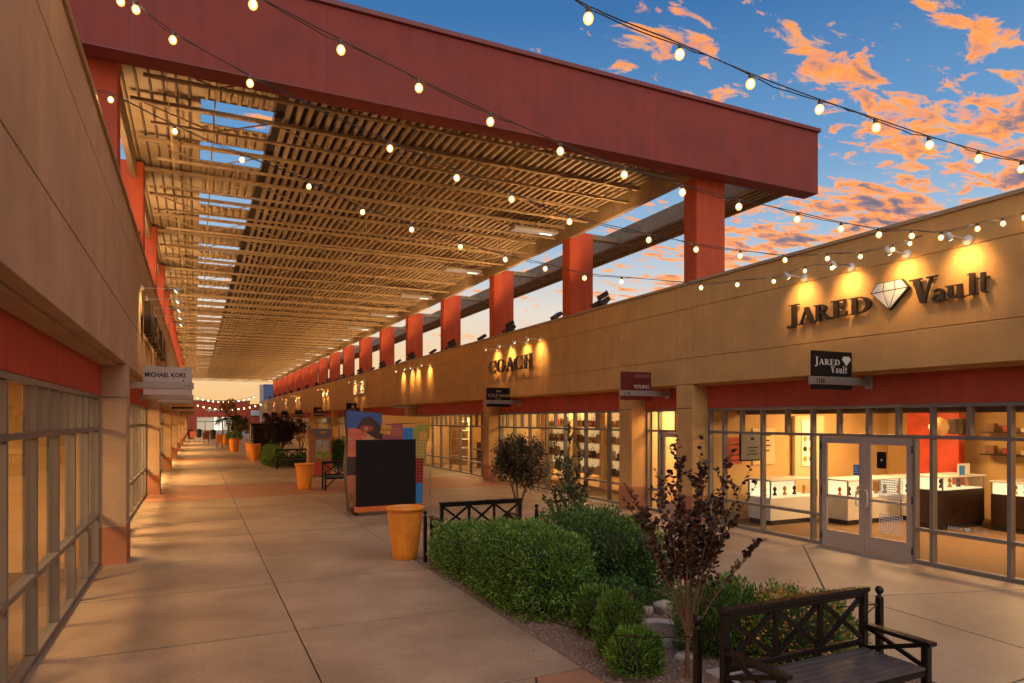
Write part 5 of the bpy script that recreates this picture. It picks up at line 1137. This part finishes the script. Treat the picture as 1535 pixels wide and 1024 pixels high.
# far café furniture
for i, (xx, yy) in enumerate(((-.3, 78), (.9, 70), (1.8, 60), (1.2, 84))):
    t_ = thing('chair', f'{("red-brown", "rust", "orange-brown", "dark red")[i]} far chair standing in the walkway', 'chair', (xx, yy, 0)); mm = (CORAL, BAGM[0], ORANGE, BAND)[i]
    new('seat', MB().cbox(xx-.25, xx+.25, yy-.25, yy+.25, .44, .5, .01), mm, t_); new('backrest', MB().cbox(xx-.25, xx+.25, yy+.2, yy+.25, .5, 1.1, .01), mm, t_)
    for a in (-.22, .18):
        for b in (-.22, .18): new('leg', MB().box(xx+a, xx+a+.04, yy+b, yy+b+.04, 0, .44), DARKM, t_)
for i, (xx, yy) in enumerate(((-.5, 90), (.4, 96), (1.9, 88))):
    t_ = thing('litter_bin', f'{ORD[i]} far dark bin before the red end building', 'bin', (xx, yy, 0)); new('bin_body', MB().lathe([(.28, 0), (.33, .9), (.35, .95)], (xx, yy, 0), 14), DARKM, t_); new('lid', MB().lathe([(.36, 0), (.3, .12), (.05, .2)], (xx, yy, .951), 14), DARKM, t_)

# ------------------------------------------------------------------ far end
fb = thing('end_building', 'low red building closing the far end of the walkway', 'building', (4, 152, 0))
FY = 150
new('facade', MB().box(-14, 10.3, FY, FY+10, 2.9, 6.1), REDW, fb); new('roof_cap', MB().box(-14.1, 10.4, FY-.1, FY+10, 6.103, 6.35), TANCAP, fb); new('facade', MB().box(10.31, 24, FY-1, FY+10, 0, 5.6), REDW, fb)
new('facade', MB().box(-14, 0.2, FY, FY+10, 0, 2.9), REDW, fb); new('facade', MB().box(7.5, 10.3, FY, FY+10, 0, 2.9), REDW, fb)
SHOPGLOW = mat('shop_glow', (.8, .75, .6), .5, emit=(1, .88, .66), estr=.7); SHOPGLOW2 = mat('shop_glow_dim', (.5, .45, .35), .5, emit=(.8, .62, .38), estr=.28)
for a, b, m in ((.25, 3.3, SHOPGLOW2), (3.4, 5.4, SHOPGLOW), (5.5, 7.4, SHOPGLOW2)):
    w_ = new('window', MB().box(a, b, FY+.5, FY+.6, .15, 2.88), m, fb); new('window_frame', MB().box(a, b, FY+.4, FY+.49, 1.95, 2.05).box((a+b)/2-.05, (a+b)/2+.05, FY+.4, FY+.49, .15, 1.94), DARKM, w_)
sg_ = new('sign_script', MB().tube([(1.9+.28*k, FY-.1, 4.2+.28*math.sin(k*1.9)*(1 if k % 3 else .4)) for k in range(22)], .085, 5), WHITE, fb)
new('sign_emblem', MB().lathe([(.55, 0), (.55, .1)], (4.6, FY-.05, 4.75), 14, (0, -1, 0)), GOLD, fb)
new('awning', MB().box(10.4, 13.5, FY-1.2, FY-1.01, 3.2, 4.3), WHITEM, fb)
ta = thing('lattice_tower', 'tall blue panelled tower beyond the end of the right wall', 'tower', (14, 145, 0))
BLT = mat('blue_tower_panel', (.05, .10, .26), .5, vary=.35, scale=2); 
new('tower_body', MB().box(12.4, 18, 143, 148, 0, 9.5), BLT, ta); new('edge_post', MB().box(11.7, 12.39, 142.8, 143.6, 0, 9.4), mat('tower_post', (.4, .36, .36), .6), ta)
for k in range(7):
    for j in range(12): new('lattice_panel', MB().box(12.55+k*.42, 12.75+k*.42, 142.93, 142.999, 4.2+j*.42, 4.42+j*.42), mat('tower_light_panel', (.16, .24, .45), .5), ta)
tag(new('hill', MB().lathe([(420, 0), (400, 3), (200, 7)], (60, 640, -.3), 24), mat('far_ground', (.12, .09, .06), .9)), 'low far ground', kind='structure')
for o_ in bpy.data.objects:
    if o_.get('local') is not None: del o_['local']
